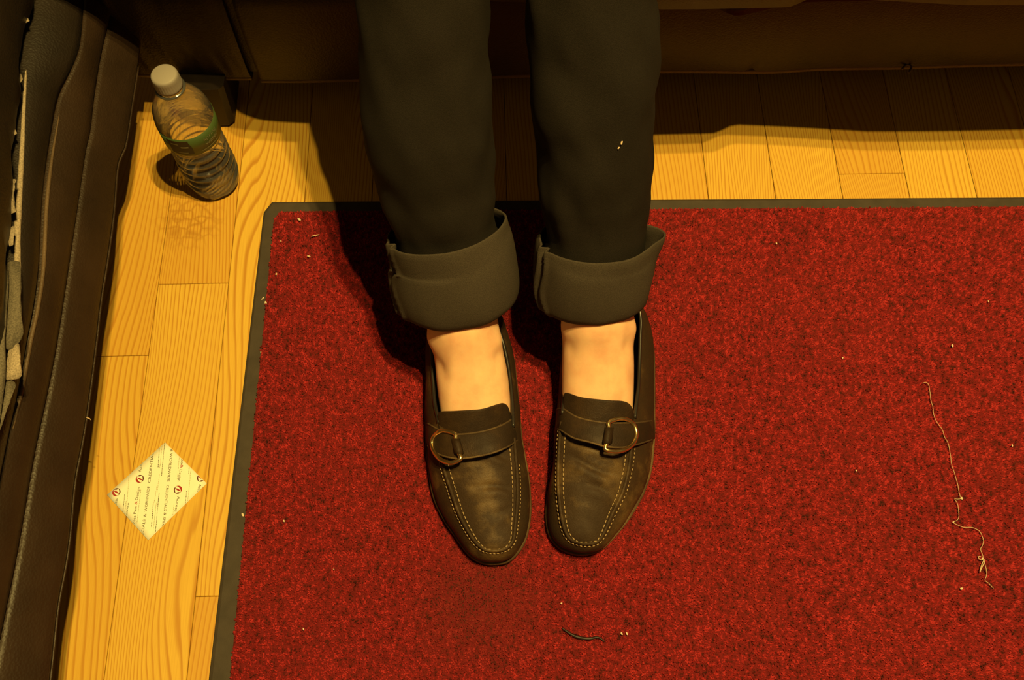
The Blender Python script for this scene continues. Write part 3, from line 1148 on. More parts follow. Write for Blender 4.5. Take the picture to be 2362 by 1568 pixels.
# ------------------------------------------------------------------ loafers
PAIRS = {
    'A': [((984, 985), (1012, 975, .064)), ((985, 1025), (1016, 1030, .060)), ((990, 1080), (1024, 1080, .056)), ((1000, 1140), (1040, 1130, .052)),
          ((1022, 1190), (1058, 1182, .048)), ((1052, 1235), (1080, 1225, .045)), ((1082, 1275), (1100, 1253, .043)), ((1110, 1293), (1120, 1267, .042)),
          ((1140, 1297), (1145, 1270, .042)), ((1172, 1291), (1169, 1263, .042)), ((1198, 1266), (1184, 1244, .043)), ((1214, 1232), (1188, 1212, .045)),
          ((1222, 1180), (1193, 1160, .049)), ((1220, 1120), (1193, 1105, .053)), ((1213, 1070), (1190, 1060, .057)), ((1202, 1010), (1184, 985, .063)),
          ((1197, 955), (1182, 930, .060)), ((1191, 890), (1176, 868, .058)), ((1184, 830), (1165, 808, .060)), ((1170, 775), (1150, 758, .064)),
          ((1152, 730), (1132, 712, .068)), ((1115, 700), (1100, 675, .072)), ((1072, 692), (1062, 665, .074)), ((1030, 703), (1025, 680, .072)),
          ((1002, 735), (1002, 715, .068)), ((990, 785), (995, 768, .062)), ((986, 840), (996, 825, .057)), ((984, 895), (999, 880, .056)), ((983, 945), (1003, 930, .058))],
    'B': [((1284, 985), (1297, 955, .066)), ((1282, 1030), (1291, 1010, .060)), ((1279, 1080), (1288, 1070, .056)), ((1268, 1130), (1288, 1125, .052)),
          ((1262, 1180), (1294, 1180, .048)), ((1268, 1228), (1303, 1222, .045)), ((1290, 1258), (1316, 1243, .043)), ((1320, 1272), (1337, 1252, .042)),
          ((1350, 1275), (1357, 1254, .042)), ((1382, 1266), (1376, 1250, .042)), ((1412, 1240), (1391, 1232, .043)), ((1450, 1193), (1412, 1185, .046)),
          ((1482, 1138), (1436, 1135, .050)), ((1500, 1085), (1450, 1080, .054)), ((1507, 1030), (1457, 1020, .058)), ((1509, 985), (1464, 965, .064)),
          ((1509, 930), (1472, 900, .060)), ((1509, 870), (1475, 840, .058)), ((1508, 815), (1477, 780, .060)), ((1500, 765), (1478, 735, .064)),
          ((1482, 725), (1470, 700, .068)), ((1450, 700), (1445, 668, .072)), ((1405, 690), (1402, 655, .074)), ((1355, 697), (1360, 662, .072)),
          ((1322, 725), (1330, 695, .068)), ((1308, 770), (1314, 745, .064)), ((1300, 830), (1305, 800, .058)), ((1294, 890), (1303, 860, .057)), ((1288, 945), (1301, 910, .060))],
}
STRAP = {
    'A': [((983, 975), (985, 1022), .030), ((992, 980), (992, 1034), .048), ((1010, 990), (1014, 1048), .062), ((1035, 1000), (1042, 1056), .072), ((1060, 1002), (1072, 1057), .078),
          ((1110, 996), (1128, 1047), .082), ((1155, 982), (1168, 1032), .074), ((1185, 964), (1190, 1018), .058), ((1197, 955), (1201, 1008), .036)],
    'B': [((1283, 950), (1283, 990), .032), ((1287, 944), (1285, 990), .050), ((1300, 944), (1293, 992), .066), ((1330, 962), (1323, 1010), .077), ((1370, 972), (1361, 1020), .083),
          ((1405, 976), (1397, 1030), .082), ((1440, 976), (1434, 1032), .075), ((1470, 975), (1466, 1026), .063), ((1493, 972), (1492, 1018), .046), ((1509, 968), (1510, 1012), .024)],
}
TONGUE = {
    'A': ([(1010, 962), (1014, 950), (1050, 948), (1110, 944), (1148, 933), (1163, 930), (1172, 938), (1177, 955)], [(1014, 1012), (1018, 1012), (1050, 1015), (1110, 1010), (1148, 1000), (1163, 995), (1176, 992), (1183, 990)]),
    'B': ([(1301, 915), (1305, 905), (1340, 916), (1400, 923), (1435, 925), (1450, 930), (1459, 942), (1462, 960)], [(1292, 985), (1294, 988), (1335, 1000), (1398, 1005), (1430, 1003), (1448, 1000), (1458, 998), (1462, 995)]),
}
RING = {
    'A': ((1049, 1000), (1062, 1058), [(1042, 1067), (1020, 1062), (1004, 1047), (996, 1024), (1003, 1004), (1022, 993)]),
    'B': ((1406, 973), (1397, 1036), [(1420, 1041), (1444, 1036), (1461, 1022), (1468, 1000), (1460, 977), (1436, 965)]),
}
CREASE = {'A': [(0.20, 0.05, 0.35, 0.0016, 0.55), (0.46, 0.02, 0.4, 0.0014, 0.7), (0.66, -0.05, 0.6, 0.0008, 0.5)],
          'B': [(0.10, 0.05, 0.2, 0.0012, 0.8), (0.24, 0.08, 0.0, 0.0016, 0.9), (0.38, 0.09, -0.1, 0.0014, 0.9), (0.52, 0.06, 0.2, 0.0010, 0.6)]}


def make_shoe(side, label):
    prs = PAIRS[side]
    cen_px = np.mean([p[0] for p in prs], axis=0)
    root = empty('loafer', P(cen_px[0], cen_px[1], 0.0))
    tag(root, label, 'shoe', 'pair of suede loafers')
    off = root.location

    def R(p):
        return V(p) - off
    SUB = 6
    nb = len(prs)
    base = param_spline([P(b[0], b[1], 0.018) for b, t in prs], SUB, True)
    top = param_spline([P(*t) for b, t in prs], SUB, True)
    n_ = len(base)
    cen_ = sum(base, V()) / n_
    nrm = []
    for i in range(n_):
        t = base[(i + 1) % n_] - base[i - 1]
        q = V((t.y, -t.x, 0)).normalized()
        if q.dot(base[i] - cen_) < 0:
            q = -q
        nrm.append(q)
    # ---- sole
    rings_ = []
    for z, o_ in ((0.0084, -0.004), (0.0090, -0.0004), (0.0110, 0.0016), (0.0140, 0.0018), (0.0160, 0.0010), (0.0166, -0.004)):
        rings_.append([R(V((p.x, p.y, z)) + q * o_) for p, q in zip(base, nrm)])
    loft('sole', rings_, MAT['welt'], root, True, False, True)
    # ---- side wall
    NT_F = 15 * SUB      # samples 0..NT_F run from throat round the toe to the other throat
    rings_ = []
    for w_, bl in ((0.0, -0.001), (0.08, 0.0010), (0.25, 0.0028), (0.45, 0.0036), (0.65, 0.0034), (0.82, 0.0022), (0.94, 0.0008), (1.0, 0.0)):
        r = []
        for i, (b, t, q) in enumerate(zip(base, top, nrm)):
            p = b.lerp(t, w_)
            p.z = b.z + (t.z - b.z) * (w_ ** 0.82)
            wr = 0.0006 * mnoise.noise(p * 70) + 0.0009 * mnoise.noise(p * 28)
            r.append(R(p + q * (bl + wr)))
        rings_.append(r)
    loft('side_wall', rings_, MAT['suede'], root, True)
    # ---- lining of the heel half and the insole
    idx = list(range(NT_F, n_)) + [0]
    ctop = [top[i] for i in idx]
    ins = []
    for w_, dz, inn in ((0, 0, 0.0005), (0.25, 0, 0.003), (0.6, 0, 0.0035), (1.0, 0, 0.002)):
        ins.append([R(top[i].lerp(base[i], w_) - nrm[i] * (0.0012 + inn) + V((0, 0, 0.002 * w_))) for i in idx])
    o_ = loft('lining', ins, MAT['binding'], root, False)
    n2 = len(idx)
    mk('insole', [R(V((base[i].x, base[i].y, 0.021)) - nrm[i] * 0.003) for i in idx], [tuple(range(n2))], MAT['binding'], root, False)
    # ---- bound edge of the opening
    tube('topline_binding', [R(p) for p in catmull(ctop, 120)], 0.0021, MAT['binding'], root, 8)
    # ---- apron
    half = 8 * SUB
    Lc = catmull(top[0:half + 1], 60)
    Rc = catmull(top[half:NT_F + 1][::-1], 60)
    rows, nu = [], 29
    for vi in range(60):
        v_ = vi / 59.0
        lp, rp = Lc[vi], Rc[vi]
        wid = (rp - lp).length
        row = []
        for ui in range(nu):
            u_ = -1 + 2 * ui / (nu - 1)
            p = lp.lerp(rp, (u_ + 1) / 2)
            crown = interp(v_, [0, 0.3, 0.6, 0.85, 1.0], [0.013, 0.0115, 0.0085, 0.005, 0.0])
            z = crown * (1 - abs(u_) ** 2.2)
            fade = (1 - abs(u_) ** 4)
            for (v0, sl, uc, dep, wu) in CREASE[side]:
                vv_ = v_ - v0 - sl * u_ - 0.012 * math.sin(u_ * 4 + v0 * 20)
                g = math.exp(-((u_ - uc) / wu) ** 2)
                z -= 1.7 * dep * g * math.exp(-(vv_ / 0.022) ** 2) * fade
                z += dep * 1.2 * g * math.exp(-((vv_ - 0.055) / 0.03) ** 2) * fade
            z += 0.0006 * mnoise.noise(V((p.x * 60, p.y * 60, 3))) * fade
            row.append(p + V((0, 0, z)))
        rows.append(row)
    o_ = loft('apron', [[R(p) for p in r] for r in rows], MAT['suede'], root, False)
    tag(o_, 'creased suede top panel')
    # ---- raised seam round the apron
    seam_path = catmull(top[2:NT_F - 1], 150)
    tube('apron_seam', [R(p + V((0, 0, 0.0004))) for p in seam_path], [0.0019 + 0.0002 * math.sin(i * 1.3) for i in range(150)], MAT['suede'], root, 8)
    # ---- two rows of stitches
    def stitches(path, step_on, step, r):
        prt = []
        i = 0
        while i + step_on < len(path):
            a, b = path[i], path[i + step_on]
            m_ = (a + b) / 2 + V((0, 0, 0.0005))
            prt.append(tube_geo([R(a - V((0, 0, 0.0003))), R(a.lerp(m_, 0.5) + V((0, 0, 0.0003))), R(m_), R(b.lerp(m_, 0.5) + V((0, 0, 0.0003))), R(b - V((0, 0, 0.0003)))], r, 5))
            i += step
        return join_geo(prt)
    ins_l = [rows[k][2] for k in range(6, 59)]
    ins_r = [rows[k][nu - 3] for k in range(6, 59)]
    inner_path = catmull([p + V((0, 0, 0.0004)) for p in ins_l[:50]] + [p + V((0, 0, 0.0004)) for p in ins_r[:50][::-1]], 330)
    v_, f_ = stitches(inner_path, 4, 6, 0.00060)
    o_ = mk('stitching', v_, f_, MAT['thread'], root)
    o_['kind'] = 'stuff'
    op = []
    for i in range(8 if side == 'A' else 4, NT_F - 6):
        b, t, q = base[i], top[i], nrm[i]
        w_ = 0.925
        p = b.lerp(t, w_)
        p.z = b.z + (t.z - b.z) * (w_ ** 0.82)
        op.append(p + q * 0.0022)
    v_, f_ = stitches(catmull(op, 360), 3, 6, 0.00055)
    o_ = mk('stitching', v_, f_, MAT['thread'], root)
    o_['kind'] = 'stuff'
    # ---- tongue
    tp, bt = TONGUE[side]
    nT = 36
    ta = catmull([V((x, y, 0)) for x, y in tp], nT)
    ba = catmull([V((x, y, 0)) for x, y in bt], nT)
    rows2 = []
    for vi in range(14):
        t = vi / 13.0
        row = []
        for k in range(nT):
            q = ta[k].lerp(ba[k], t)
            u_ = -1 + 2 * k / (nT - 1)
            zc = 0.0905 - 0.019 * t
            zs = 0.065 - 0.010 * t
            z = zs + (zc - zs) * max(0, 1 - abs(u_) ** 2.3)
            row.append(R(P(q.x, q.y, z)))
        rows2.append(row)
    o_ = loft('tongue', rows2, MAT['suede_dk'], root, False)
    mod(o_, 'SOLIDIFY', thickness=0.0026, offset=-0.6)
    mod(o_, 'BEVEL', width=0.0007, segments=2)
    # ---- strap
    st = STRAP[side]
    up_ = catmull([P(a[0], a[1], z) for a, b, z in st], 60)
    lo_ = catmull([P(b[0], b[1], z - 0.001) for a, b, z in st], 60)
    rows3 = []
    for w_, lift in ((0, 0), (0.06, 0.0007), (0.25, 0.0011), (0.5, 0.0013), (0.75, 0.0011), (0.94, 0.0007), (1, 0)):
        rows3.append([R(a.lerp(b, w_) + V((0, 0, lift))) for a, b in zip(up_, lo_)])
    strap = loft('strap', rows3, MAT['suede_dk'], root, False)
    mod(strap, 'SOLIDIFY', thickness=0.0026, offset=-0.6)
    mod(strap, 'BEVEL', width=0.0007, segments=2)

    def strap_z(px):
        xs = [(a[0] + b[0]) / 2 for a, b, z in st]
        return interp(px, xs, [z for a, b, z in st])
    # strap edges rolled, coloured paler to stand in for the highlight along them
    for c_ in (up_, lo_):
        tube('strap_edge', [R(p + V((0, 0, 0.0004))) for p in c_[3:57]], 0.0011, MAT['welt'], strap, 6)
    # ---- D-ring buckle
    p1, p2, arc = RING[side]
    bar = [V((p1[0] + (p2[0] - p1[0]) * t, p1[1] + (p2[1] - p1[1]) * t, 0)) for t in (0.0, 0.2, 0.4, 0.6, 0.8, 1.0)]
    ringp = bar + [V((x, y, 0)) for x, y in arc]
    ringp = param_spline(ringp, 6, True)
    path = [R(P(q.x, q.y, strap_z(q.x) + 0.0042)) for q in ringp]
    buckle = tube('buckle', path, 0.0023, MAT['brass'], strap, 10, True)
    tag(buckle, 'brass D-ring buckle')
    # leather loop folded over the straight bar
    sgn = 1 if side == 'A' else -1
    mid = [(bar[1] + bar[1]) / 2, bar[2], bar[3], bar[4]]
    lp = []
    for dx, dz in ((0 + 10 * sgn, 0.0012), (6 * sgn, 0.0042), (1 * sgn, 0.0072), (-6 * sgn, 0.0066), (-10 * sgn, 0.003), (-12 * sgn, 0.0010)):
        lp.append([R(P(q.x + dx, q.y, strap_z(q.x + dx) + dz)) for q in mid])
    o_ = loft('strap_loop', lp, MAT['suede_dk'], strap, False)
    mod(o_, 'SOLIDIFY', thickness=0.0014, offset=-0.5)
    return root


make_shoe('A', 'brown suede loafer on the person\'s right foot, buckle towards the bottle side')
make_shoe('B', 'brown suede loafer on the person\'s left foot, buckle towards the open mat')

# ------------------------------------------------------------------ water bottle
bx = P(499, 418, 0.0)
bottle = empty('water_bottle', bx)
tag(bottle, 'half-full clear plastic water bottle with white cap and green label on the floor', 'bottle')


def lathe(name, prof, mat, parent, seg=64, fn=None):
    rings_ = []
    for r, z in prof:
        ring_ = []
        for k in range(seg):
            an = 2 * math.pi * k / seg
            rr = r
            if fn:
                rr = fn(r, z, an)
            ring_.append(V((rr * math.cos(an), rr * math.sin(an), z)))
        rings_.append(ring_)
    return loft(name, rings_, mat, parent, True)


BR = 0.0318


def body_r(z):
    r = interp(z, [0, 0.003, 0.008, 0.02, 0.05, 0.085, 0.094, 0.100, 0.138, 0.149, 0.158, 0.165, 0.170, 0.174, 0.180, 0.186],
               [0.022, 0.0275, 0.0305, BR, BR, 0.0305, 0.0298, BR + 0.0004, BR + 0.0004, 0.0300, 0.0262, 0.0215, 0.0170, 0.0142, 0.0132, 0.0125])
    if 0.018 < z < 0.092:
        r += 0.0017 * math.sin((z - 0.018) / 0.0125 * 2 * math.pi) - 0.0010
    return r


zs = [0.0, 0.0015, 0.003, 0.005, 0.008, 0.012] + [0.015 + i * 0.00125 for i in range(64)] + [0.097, 0.100, 0.118, 0.136, 0.141, 0.145, 0.149, 0.153, 0.156, 0.159, 0.162, 0.165, 0.1675, 0.170, 0.172, 0.174, 0.177, 0.180, 0.183, 0.190]


def petal(r, z, an):
    if z < 0.02:
        return r * (1 - 0.035 * (1 - z / 0.02) * (0.5 + 0.5 * math.cos(5 * an)))
    if z < 0.092:
        return r * (1 + 0.010 * math.sin(5 * an + z * 160) + 0.012 * mnoise.noise(V((math.cos(an) * 2.5, math.sin(an) * 2.5, z * 90))))
    return r


lathe('bottle_body', [(0.0005, 0.004), (0.012, 0.003)] + [(body_r(z), z) for z in zs], MAT['pet'], bottle, 80, petal)
wl = 0.134
wz = [z for z in zs if 0.001 < z < wl] + [wl]
prof = [(0.0004, 0.0052), (0.012, 0.0045)] + [(body_r(z) - 0.0008, max(z, 0.0035)) for z in wz] + [(body_r(wl) * 0.6, wl), (0.0004, wl)]
wo = lathe('water', prof, MAT['water'], bottle, 80, petal)
wo.cycles.is_caustics_caster = True
# cap with ribbed skirt
capp = [(0.0002, 0.2035), (0.0118, 0.2035), (0.0136, 0.2025), (0.0143, 0.2005), (0.0145, 0.197), (0.0147, 0.189), (0.0149, 0.1880), (0.0147, 0.1865), (0.0147, 0.1845), (0.0135, 0.184), (0.013, 0.19)]
lathe('cap', capp, MAT['cap'], bottle, 96, lambda r, z, an: r + (0.00025 * math.cos(32 * an) if 0.1885 < z < 0.2 and r > 0.0140 else 0))
lathe('neck_ring', [(0.0125, 0.1795), (0.0162, 0.1800), (0.0165, 0.1812), (0.0160, 0.1822), (0.0125, 0.1826)], MAT['pet'], bottle, 48)
# label
az0 = math.atan2(-bx.y, -bx.x)       # towards the viewer


def cyl(r, an, z):
    return V((r * math.cos(an), r * math.sin(an), z))


lz0, lz1 = 0.1015, 0.1315
lr = BR + 0.0009
rings_l = [[cyl(lr + d, 2 * math.pi * k / 96, z) for k in range(96)] for z, d in ((lz0, -0.0003), (lz0, 0), (lz1, 0), (lz1, -0.0003), (lz0, -0.0003))]
lab = loft('label', rings_l, MAT['label'], bottle, True)
pan = []
for z in (0.1045, 0.111, 0.118, 0.1245, 0.1285):
    pan.append([cyl(lr + 0.0002, az0 - 1.02 + 0.78 * k / 16 - (0.05 if z > 0.12 else 0), z) for k in range(17)])
o = loft('label_panel', pan, MAT['label_dk'], lab, False)


def text_mesh(body, size, extrude=0.0):
    cu_ = bpy.data.curves.new('txt', 'FONT')
    cu_.body = body
    cu_.size = size
    cu_.extrude = extrude
    cu_.resolution_u = 2
    ob = bpy.data.objects.new('txt', cu_)
    COL.objects.link(ob)
    dg = bpy.context.evaluated_depsgraph_get()
    dg.update()
    me = bpy.data.meshes.new_from_object(ob.evaluated_get(dg))
    bpy.data.objects.remove(ob, do_unlink=True)
    bpy.data.curves.remove(cu_)
    return me


for body, size, zb, a0_ in (('spring', 0.0085, 0.1190, 0.22), ('water', 0.0085, 0.1110, 0.24)):
    me = text_mesh(body, size)
    for vv in me.vertices:
        vv.co = cyl(lr + 0.0003, az0 + a0_ + vv.co.x / lr, zb + vv.co.y)
    add('label_print', me, MAT['label_tx'], lab, False)
for (a0_, a1_, z0_, z1_) in ((0.05, 0.78, 0.1058, 0.1066), (-0.92, -0.66, 0.1215, 0.1235), (-0.60, -0.34, 0.1165, 0.1190), (-0.80, -0.42, 0.1075, 0.1085)):
    o = loft('label_print', [[cyl(lr + 0.00035, az0 + a0_ + (a1_ - a0_) * k / 8, z) for k in range(9)] for z in (z0_, z1_)], MAT['label_tx'], lab, False)

# ------------------------------------------------------------------ paper square on the floor
cpx = [(381, 1020), (477, 1115), (342, 1246), (247, 1141)]
cw_ = [P(x, y, 0.0006) for x, y in cpx]
pc_ = sum(cw_, V()) / 4
paper = empty('backing_paper', (pc_.x, pc_.y, 0))
tag(paper, 'cream sticker backing paper printed with rows of text, lying on the floor planks', 'paper')
rows = []
for i in range(13):
    a = cw_[0].lerp(cw_[3], i / 12)
    b = cw_[1].lerp(cw_[2], i / 12)
    rows.append([a.lerp(b, j / 9) - paper.location for j in range(10)])
sheet = loft('sheet', rows, MAT['paper'], paper, False)
mod(sheet, 'SOLIDIFY', thickness=0.0003, offset=1)


def zp(x, y):
    """point of the paper from the enlarged crop it was measured in"""
    return P(230 + x * 270 / 1628.0, 1000 + y * 260 / 1568.0, 0.0006)


def clip_to_paper(me):
    bm = bmesh.new()
    bm.from_mesh(me)
    for i in range(4):
        a, b = cw_[i] - paper.location, cw_[(i + 1) % 4] - paper.location
        e = b - a
        nn = V((e.y, -e.x, 0)).normalized()
        ctr_ = (sum(cw_, V()) / 4) - paper.location
        if nn.dot(ctr_ - a) > 0:
            nn = -nn
        geom = bm.verts[:] + bm.edges[:] + bm.faces[:]
        if not bm.faces:
            break
        bmesh.ops.bisect_plane(bm, geom=geom, plane_co=a - nn * 0.0003, plane_no=nn, clear_outer=True)
    bm.to_mesh(me)
    bm.free()


ZT = 0.0012


def line_text(body, p_from, p_to, hgt, mat, dz=0.0):
    me = text_mesh(body, 1.0)
    xs = [v_.co.x for v_ in me.vertices]
    w0, w1 = min(xs), max(xs)
    a, b = zp(*p_from) - paper.location, zp(*p_to) - paper.location
    d = b - a
    n_ = V((-d.y, d.x, 0)).normalized()
    for v_ in me.vertices:
        q = a + d * ((v_.co.x - w0) / (w1 - w0)) + n_ * ((v_.co.y - 0.34) * hgt)
        v_.co = V((q.x, q.y, ZT + dz))
    clip_to_paper(me)
    if len(me.polygons):
        add('printed_text', me, mat, paper, False)


line_text('CREDENTIALS', (690, 685), (740, 240), 0.0040, MAT['ink'])
line_text('WORLDWIDE', (640, 1085), (682, 735), 0.0040, MAT['ink'])
line_text('&', (628, 1160), (634, 1115), 0.0040, MAT['ink'])
line_text('SPECIALS', (585, 1480), (622, 1195), 0.0040, MAT['ink'])
line_text('& WORLDWIDE', (1005, 215), (958, 668), 0.0040, MAT['ink'])
line_text('CREDENTIALS', (950, 715), (912, 1075), 0.0040, MAT['ink'])
line_text('& SPECIALS', (912, 1098), (868, 1420), 0.0040, MAT['ink'])
line_text('Access Pass', (468, 1330), (500, 1010), 0.0040, MAT['ink'])
line_text('&', (504, 990), (508, 940), 0.0042, MAT['ink_red'])
line_text('Design', (514, 925), (545, 745), 0.0042, MAT['ink'])
line_text('Access', (560, 535), (582, 400), 0.0042, MAT['ink'])
line_text('Design', (1132, 500), (1102, 665), 0.0042, MAT['ink'])
line_text('&', (1146, 430), (1140, 480), 0.0042, MAT['ink_red'])
line_text('Pass', (1158, 300), (1148, 420), 0.0042, MAT['ink'])
line_text('Access', (1100, 870), (1062, 1085), 0.0042, MAT['ink'])
line_text('Access', (205, 1060), (235, 905), 0.0042, MAT['ink'])
line_text('Access', (1398, 705), (1370, 860), 0.0042, MAT['ink'])


def dashes(segs, wd, mat, name='fine_print'):
    verts, faces = [], []
    for a, b in segs:
        p, q = zp(*a) - paper.location, zp(*b) - paper.location
        d = (q - p)
        L_ = d.length
        d.normalize()
        n_ = V((-d.y, d.x, 0)) * wd / 2
        t = 0.0
        while t < L_:
            l_ = random.uniform(0.0006, 0.0022)
            e = min(t + l_, L_)
            w2 = n_ * random.uniform(0.6, 1.1)
            o_ = len(verts)
            for qq in (p + d * t - w2, p + d * e - w2, p + d * e + w2, p + d * t + w2):
                verts.append(V((qq.x, qq.y, ZT)))
            faces.append((o_, o_ + 1, o_ + 2, o_ + 3))
            t = e + random.uniform(0.0003, 0.0007)
    me = bpy.data.meshes.new(name)
    me.from_pydata([tuple(v_) for v_ in verts], [], faces)
    me.update()
    clip_to_paper(me)
    if len(me.polygons):
        o_ = add(name, me, mat, paper, False)
        o_['kind'] = 'stuff'


dashes([((325, 1090), (352, 840)), ((378, 1160), (402, 960)), ((722, 1300), (750, 950)), ((778, 1370), (800, 1140)), ((800, 1120), (828, 830)), ((815, 470), (832, 200)), ((862, 590), (905, 130)),
        ((1190, 1000), (1212, 800)), ((1240, 560), (1250, 440))], 0.0007, MAT['ink'])
dashes([((370, 1130), (408, 620)), ((350, 1130), (372, 930)), ((745, 1370), (790, 960)), ((800, 820), (835, 560)), ((838, 480), (870, 170)), ((760, 960), (800, 720)), ((1225, 960), (1262, 600)), ((1258, 600), (1275, 480)),
        ((520, 1250), (575, 780)), ((1085, 600), (1110, 320)), ((1020, 1130), (1035, 990))], 0.0005, MAT['ink_lt'])


def logo(cx_, cy_, flip):
    cpt = zp(cx_, cy_) - paper.location
    r = 0.0044

    def arc(a0_, a1_, ri0, ri1, mat, nm='logo_mark'):
        verts = []
        n_ = 18
        for k in range(n_ + 1):
            t = k / n_
            an = math.radians(a0_ + (a1_ - a0_) * t + (180 if flip else 0))
            th = math.sin(math.pi * t) * ri1
            for rr in (r, r - max(0.00012, th)):
                verts.append(V((cpt.x + rr * math.cos(an), cpt.y + rr * math.sin(an), ZT + 0.00005)))
        faces = [(2 * k, 2 * k + 1, 2 * k + 3, 2 * k + 2) for k in range(n_)]
        me = bpy.data.meshes.new(nm)
        me.from_pydata([tuple(v_) for v_ in verts], [], faces)
        clip_to_paper(me)
        if len(me.polygons):
            add(nm, me, mat, paper, False)
    arc(135, 300, 0, 0.0022, MAT['ink_red'])
    arc(-62, 75, 0, 0.0013, MAT['ink_dkred'])
    arc(60, 140, 0, 0.0016, MAT['ink_dkred'])
    # slanting leaf across the middle
    verts = []
    for t in np.linspace(0, 1, 11):
        x = -0.0034 + 0.0068 * t
        y = 0.0018 - 0.0036 * t
        w_ = 0.00085 * math.sin(math.pi * t)
        for sg in (1, -1):
            qx, qy = x + sg * w_ * 0.45, y + sg * w_ * 0.9
            if flip:
                qx, qy = -qx, -qy
            verts.append((cpt.x + qx, cpt.y + qy, ZT + 0.00005))
    me = bpy.data.meshes.new('logo_mark')
    me.from_pydata(verts, [], [(2 * k, 2 * k + 1, 2 * k + 3, 2 * k + 2) for k in range(10)])
    clip_to_paper(me)
    if len(me.polygons):
        add('logo_mark', me, MAT['ink_red'], paper, False)


logo(235, 815, False)
logo(560, 630, False)
logo(1090, 780, True)
logo(1412, 615, True)

# ------------------------------------------------------------------ crumbs, threads, hairs
def crumb(px, py, l_px, w_px, ang, z, label, mat='crumb', cat='crumb'):
    c_ = P(px, py, z)
    sc_ = (P(px + 10, py, z) - c_).length / 10
    L_, W_ = l_px * sc_ * 0.42, w_px * sc_ * 0.42
    a = math.radians(ang)
    ax, ay = V((math.cos(a), math.sin(a), 0)), V((-math.sin(a), math.cos(a), 0))
    verts, seg, rg = [], 10, 7
    for i in range(rg):
        ph = math.pi * (i + 0.02) / (rg - 0.96)
        for k in range(seg):
            an = 2 * math.pi * k / seg
            jit = 1 + 0.22 * mnoise.noise(V((px * 0.37 + math.cos(an), py * 0.11 + math.sin(an), ph)))
            verts.append((ax * (L_ * math.cos(ph)) + ay * (W_ * math.sin(ph) * math.cos(an)) + V((0, 0, W_ * 0.55 * math.sin(ph) * math.sin(an)))) * jit)
    o_ = mk(cat if cat == 'crumb' else 'lint', verts, grid_faces(rg, seg, True) + [tuple(range(seg)), tuple(range((rg - 1) * seg, rg * seg))], MAT[mat])
    o_.location = c_
    tag(o_, label, cat, 'crumbs scattered on the mat' if cat == 'crumb' else None)
    return o_


zc = MZ + 0.0004
crumb(690, 506, 12, 7, -40, zc, "bright crumb on the red pile nearest the mat's chamfered corner")
crumb(613, 698, 11, 7, 100, 0.0048, "largest pale crumb, on the black border beside the left edge of the pile")
crumb(606, 688, 10, 4, 55, 0.0044, "thin grey sliver touching the largest pale crumb on the black border")
crumb(602, 812, 6, 4, 90, 0.0044, "tiny crumb on the black border, level with the tops of the loafers")
crumb(560, 1187, 11, 6, -60, 0.0046, "cream crumb on the black border to the right of the printed paper")
crumb(655, 1201, 7, 4, -70, zc, "small crumb on the red pile to the right of the printed paper")
crumb(770, 1313, 5, 3, -60, zc, "tiny pale crumb on the red pile, left of the dark stain")
crumb(700, 1451, 8, 4, -65, zc, "narrow white crumb low on the red pile near the bottom left of the mat")
crumb(1434, 1461, 8, 5, -60, zc, "left one of the two white grains lying together in front of the shoes")
crumb(1446, 1461, 8, 5, -70, zc, "right one of the two white grains lying together in front of the shoes")
crumb(1295, 1391, 6, 4, 30, zc, "faint crumb on the red pile just below the toe of the right-hand shoe")
crumb(2197, 797, 9, 6, 80, zc, "bright white crumb above the pale thread on the right of the mat")
crumb(1791, 561, 6, 5, 80, zc, "small crumb to the right of the trouser cuffs, near the far border")
crumb(2218, 1357, 9, 6, 10, zc, "yellowish crumb just left of the lower end of the pale thread")
crumb(2335, 1027, 8, 4, 85, zc, "pale crumb at the right rim of the picture beside the thread")
crumb(1944, 825, 5, 4, 60, zc, "faint crumb left of the bright white crumb, right of the shoes")
crumb(2280, 695, 7, 3, 100, zc, "thin pale crumb above the bright white crumb on the right")
crumb(1975, 1085, 6, 5, 60, zc, "dull crumb on the red pile left of the middle of the pale thread")
crumb(727, 543, 24, 4, 15, zc, "pale lint sliver on the red pile near the far left corner", 'lint', 'lint')
crumb(712, 591, 10, 6, -20, zc, "small fluff tuft on the red pile beside the person's shadow", 'lint', 'lint')
crumb(648, 556, 8, 4, 100, zc, "speck of lint along the left edge of the red pile near the far corner", 'lint', 'lint')
crumb(637, 632, 8, 5, 80, zc, "speck of lint at the left edge of the red pile above the largest crumb", 'lint', 'lint')

thread_px = [(2128, 884), (2136, 882), (2143, 890), (2146, 915), (2151, 937), (2155, 960), (2160, 972), (2172, 988), (2178, 1005), (2185, 1018), (2191, 1040), (2194, 1065), (2200, 1087), (2206, 1105), (2211, 1128), (2215, 1145),
             (2217, 1150), (2208, 1151), (2202, 1150), (2207, 1158), (2210, 1170), (2212, 1190), (2207, 1200), (2199, 1204), (2208, 1210), (2222, 1216), (2240, 1216), (2253, 1221), (2262, 1228), (2268, 1245), (2266, 1258), (2262, 1266), (2266, 1280), (2269, 1290), (2273, 1305), (2276, 1325), (2272, 1338), (2280, 1345), (2292, 1356)]
th = empty('thread', P(2210, 1150, 0))
tag(th, 'long pale crooked thread lying on the right side of the red mat', 'thread')
path = catmull([P(x, y, MZ + 0.0008) for x, y in thread_px], 160)
tube('strand', [p - th.location + V((0, 0, 0.0004 * math.sin(i * 0.7))) for i, p in enumerate(path)], 0.00038, MAT['lint'], th, 5)
loop = [(2262, 1283), (2256, 1284), (2262, 1291), (2270, 1289), (2266, 1298), (2262, 1310), (2260, 1320), (2263, 1312), (2269, 1300), (2272, 1292)]
tube('strand', [p - th.location for p in catmull([P(x, y, MZ + 0.001) for x, y in loop], 50)], 0.00055, MAT['lint'], th, 5)
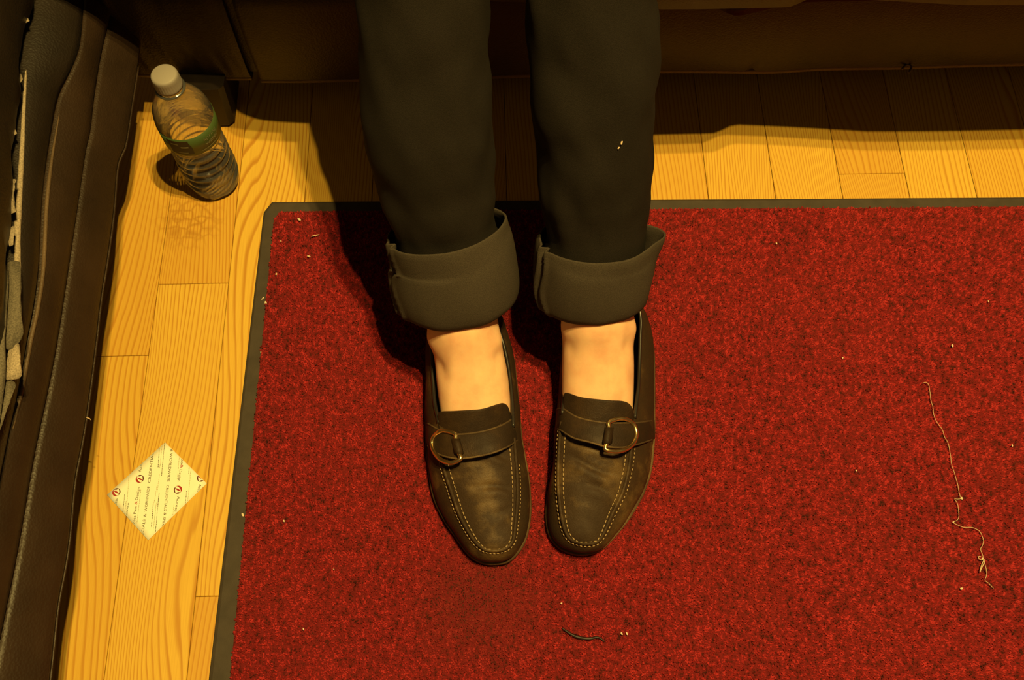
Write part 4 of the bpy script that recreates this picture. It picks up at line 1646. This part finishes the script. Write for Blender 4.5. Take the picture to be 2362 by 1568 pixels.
for x, y, r in ((2218, 1149, 0.0016), (2199, 1204, 0.0010), (2266, 1288, 0.0012)):
    p = P(x, y, MZ + 0.0008) - th.location
    vv = []
    for i in range(7):
        ph = math.pi * (i + 0.02) / 6.04
        for k in range(9):
            an = 2 * math.pi * k / 9
            q = 1 + 0.3 * math.sin(5 * an + i)
            vv.append(p + V((r * q * math.sin(ph) * math.cos(an), r * q * math.sin(ph) * math.sin(an), r * 0.5 * math.cos(ph))))
    mk('knot', vv, grid_faces(7, 9, True), MAT['crumb'], th)


def strand(name, pts, r, mat, label, cat, z=None):
    path_ = catmull([P(*p) if len(p) == 3 else P(p[0], p[1], z) for p in pts], 40)
    c_ = path_[20].copy()
    o_ = tube(name, [p - c_ for p in path_], [r * (0.35 + 0.65 * math.sin(math.pi * min(1, (i + 2) / 42))) for i in range(40)], mat, None, 5)
    o_.location = c_
    tag(o_, label, cat)
    return o_


strand('hair_tuft', [(1296, 1448), (1306, 1455), (1320, 1464), (1336, 1470), (1358, 1473), (1380, 1470), (1395, 1480)], 0.0017, MAT['hair'], 'dark curved wisp of hair on the red pile in front of the right-hand shoe', 'hair', MZ)
strand('loose_hair', [(505, 8, 0.17), (530, 22, 0.165), (541, 38, 0.16), (550, 46, 0.155), (568, 52, 0.15), (585, 62, 0.148), (596, 68, 0.145)], 0.0004, MAT['lint'], 'fine hair clinging to the dark sofa front above the bottle', 'hair')
strand('lint', [(198, 962, 0.1355), (202, 964, 0.1365), (206, 965, 0.136), (210, 969, 0.134)], 0.0006, MAT['lint'], 'short pale fibre caught on the lower edge of the left sofa', 'lint')

# fluff on the trouser leg
org = V((0, 0, CAMH))
for (x, y, l_, w_, an, txt) in ((1434, 328, 17, 5, 75, 'curved fluff stuck to the front of the left trouser leg'), (1427, 341, 9, 5, 60, 'tiny fluff speck just below the curved fluff on the trouser leg')):
    hit = TBVH.ray_cast(org, (P(x, y, 0) - org).normalized())
    if hit[0] is not None:
        crumb(x, y, l_, w_, an, hit[0].z + 0.0006, txt, 'lint', 'lint')
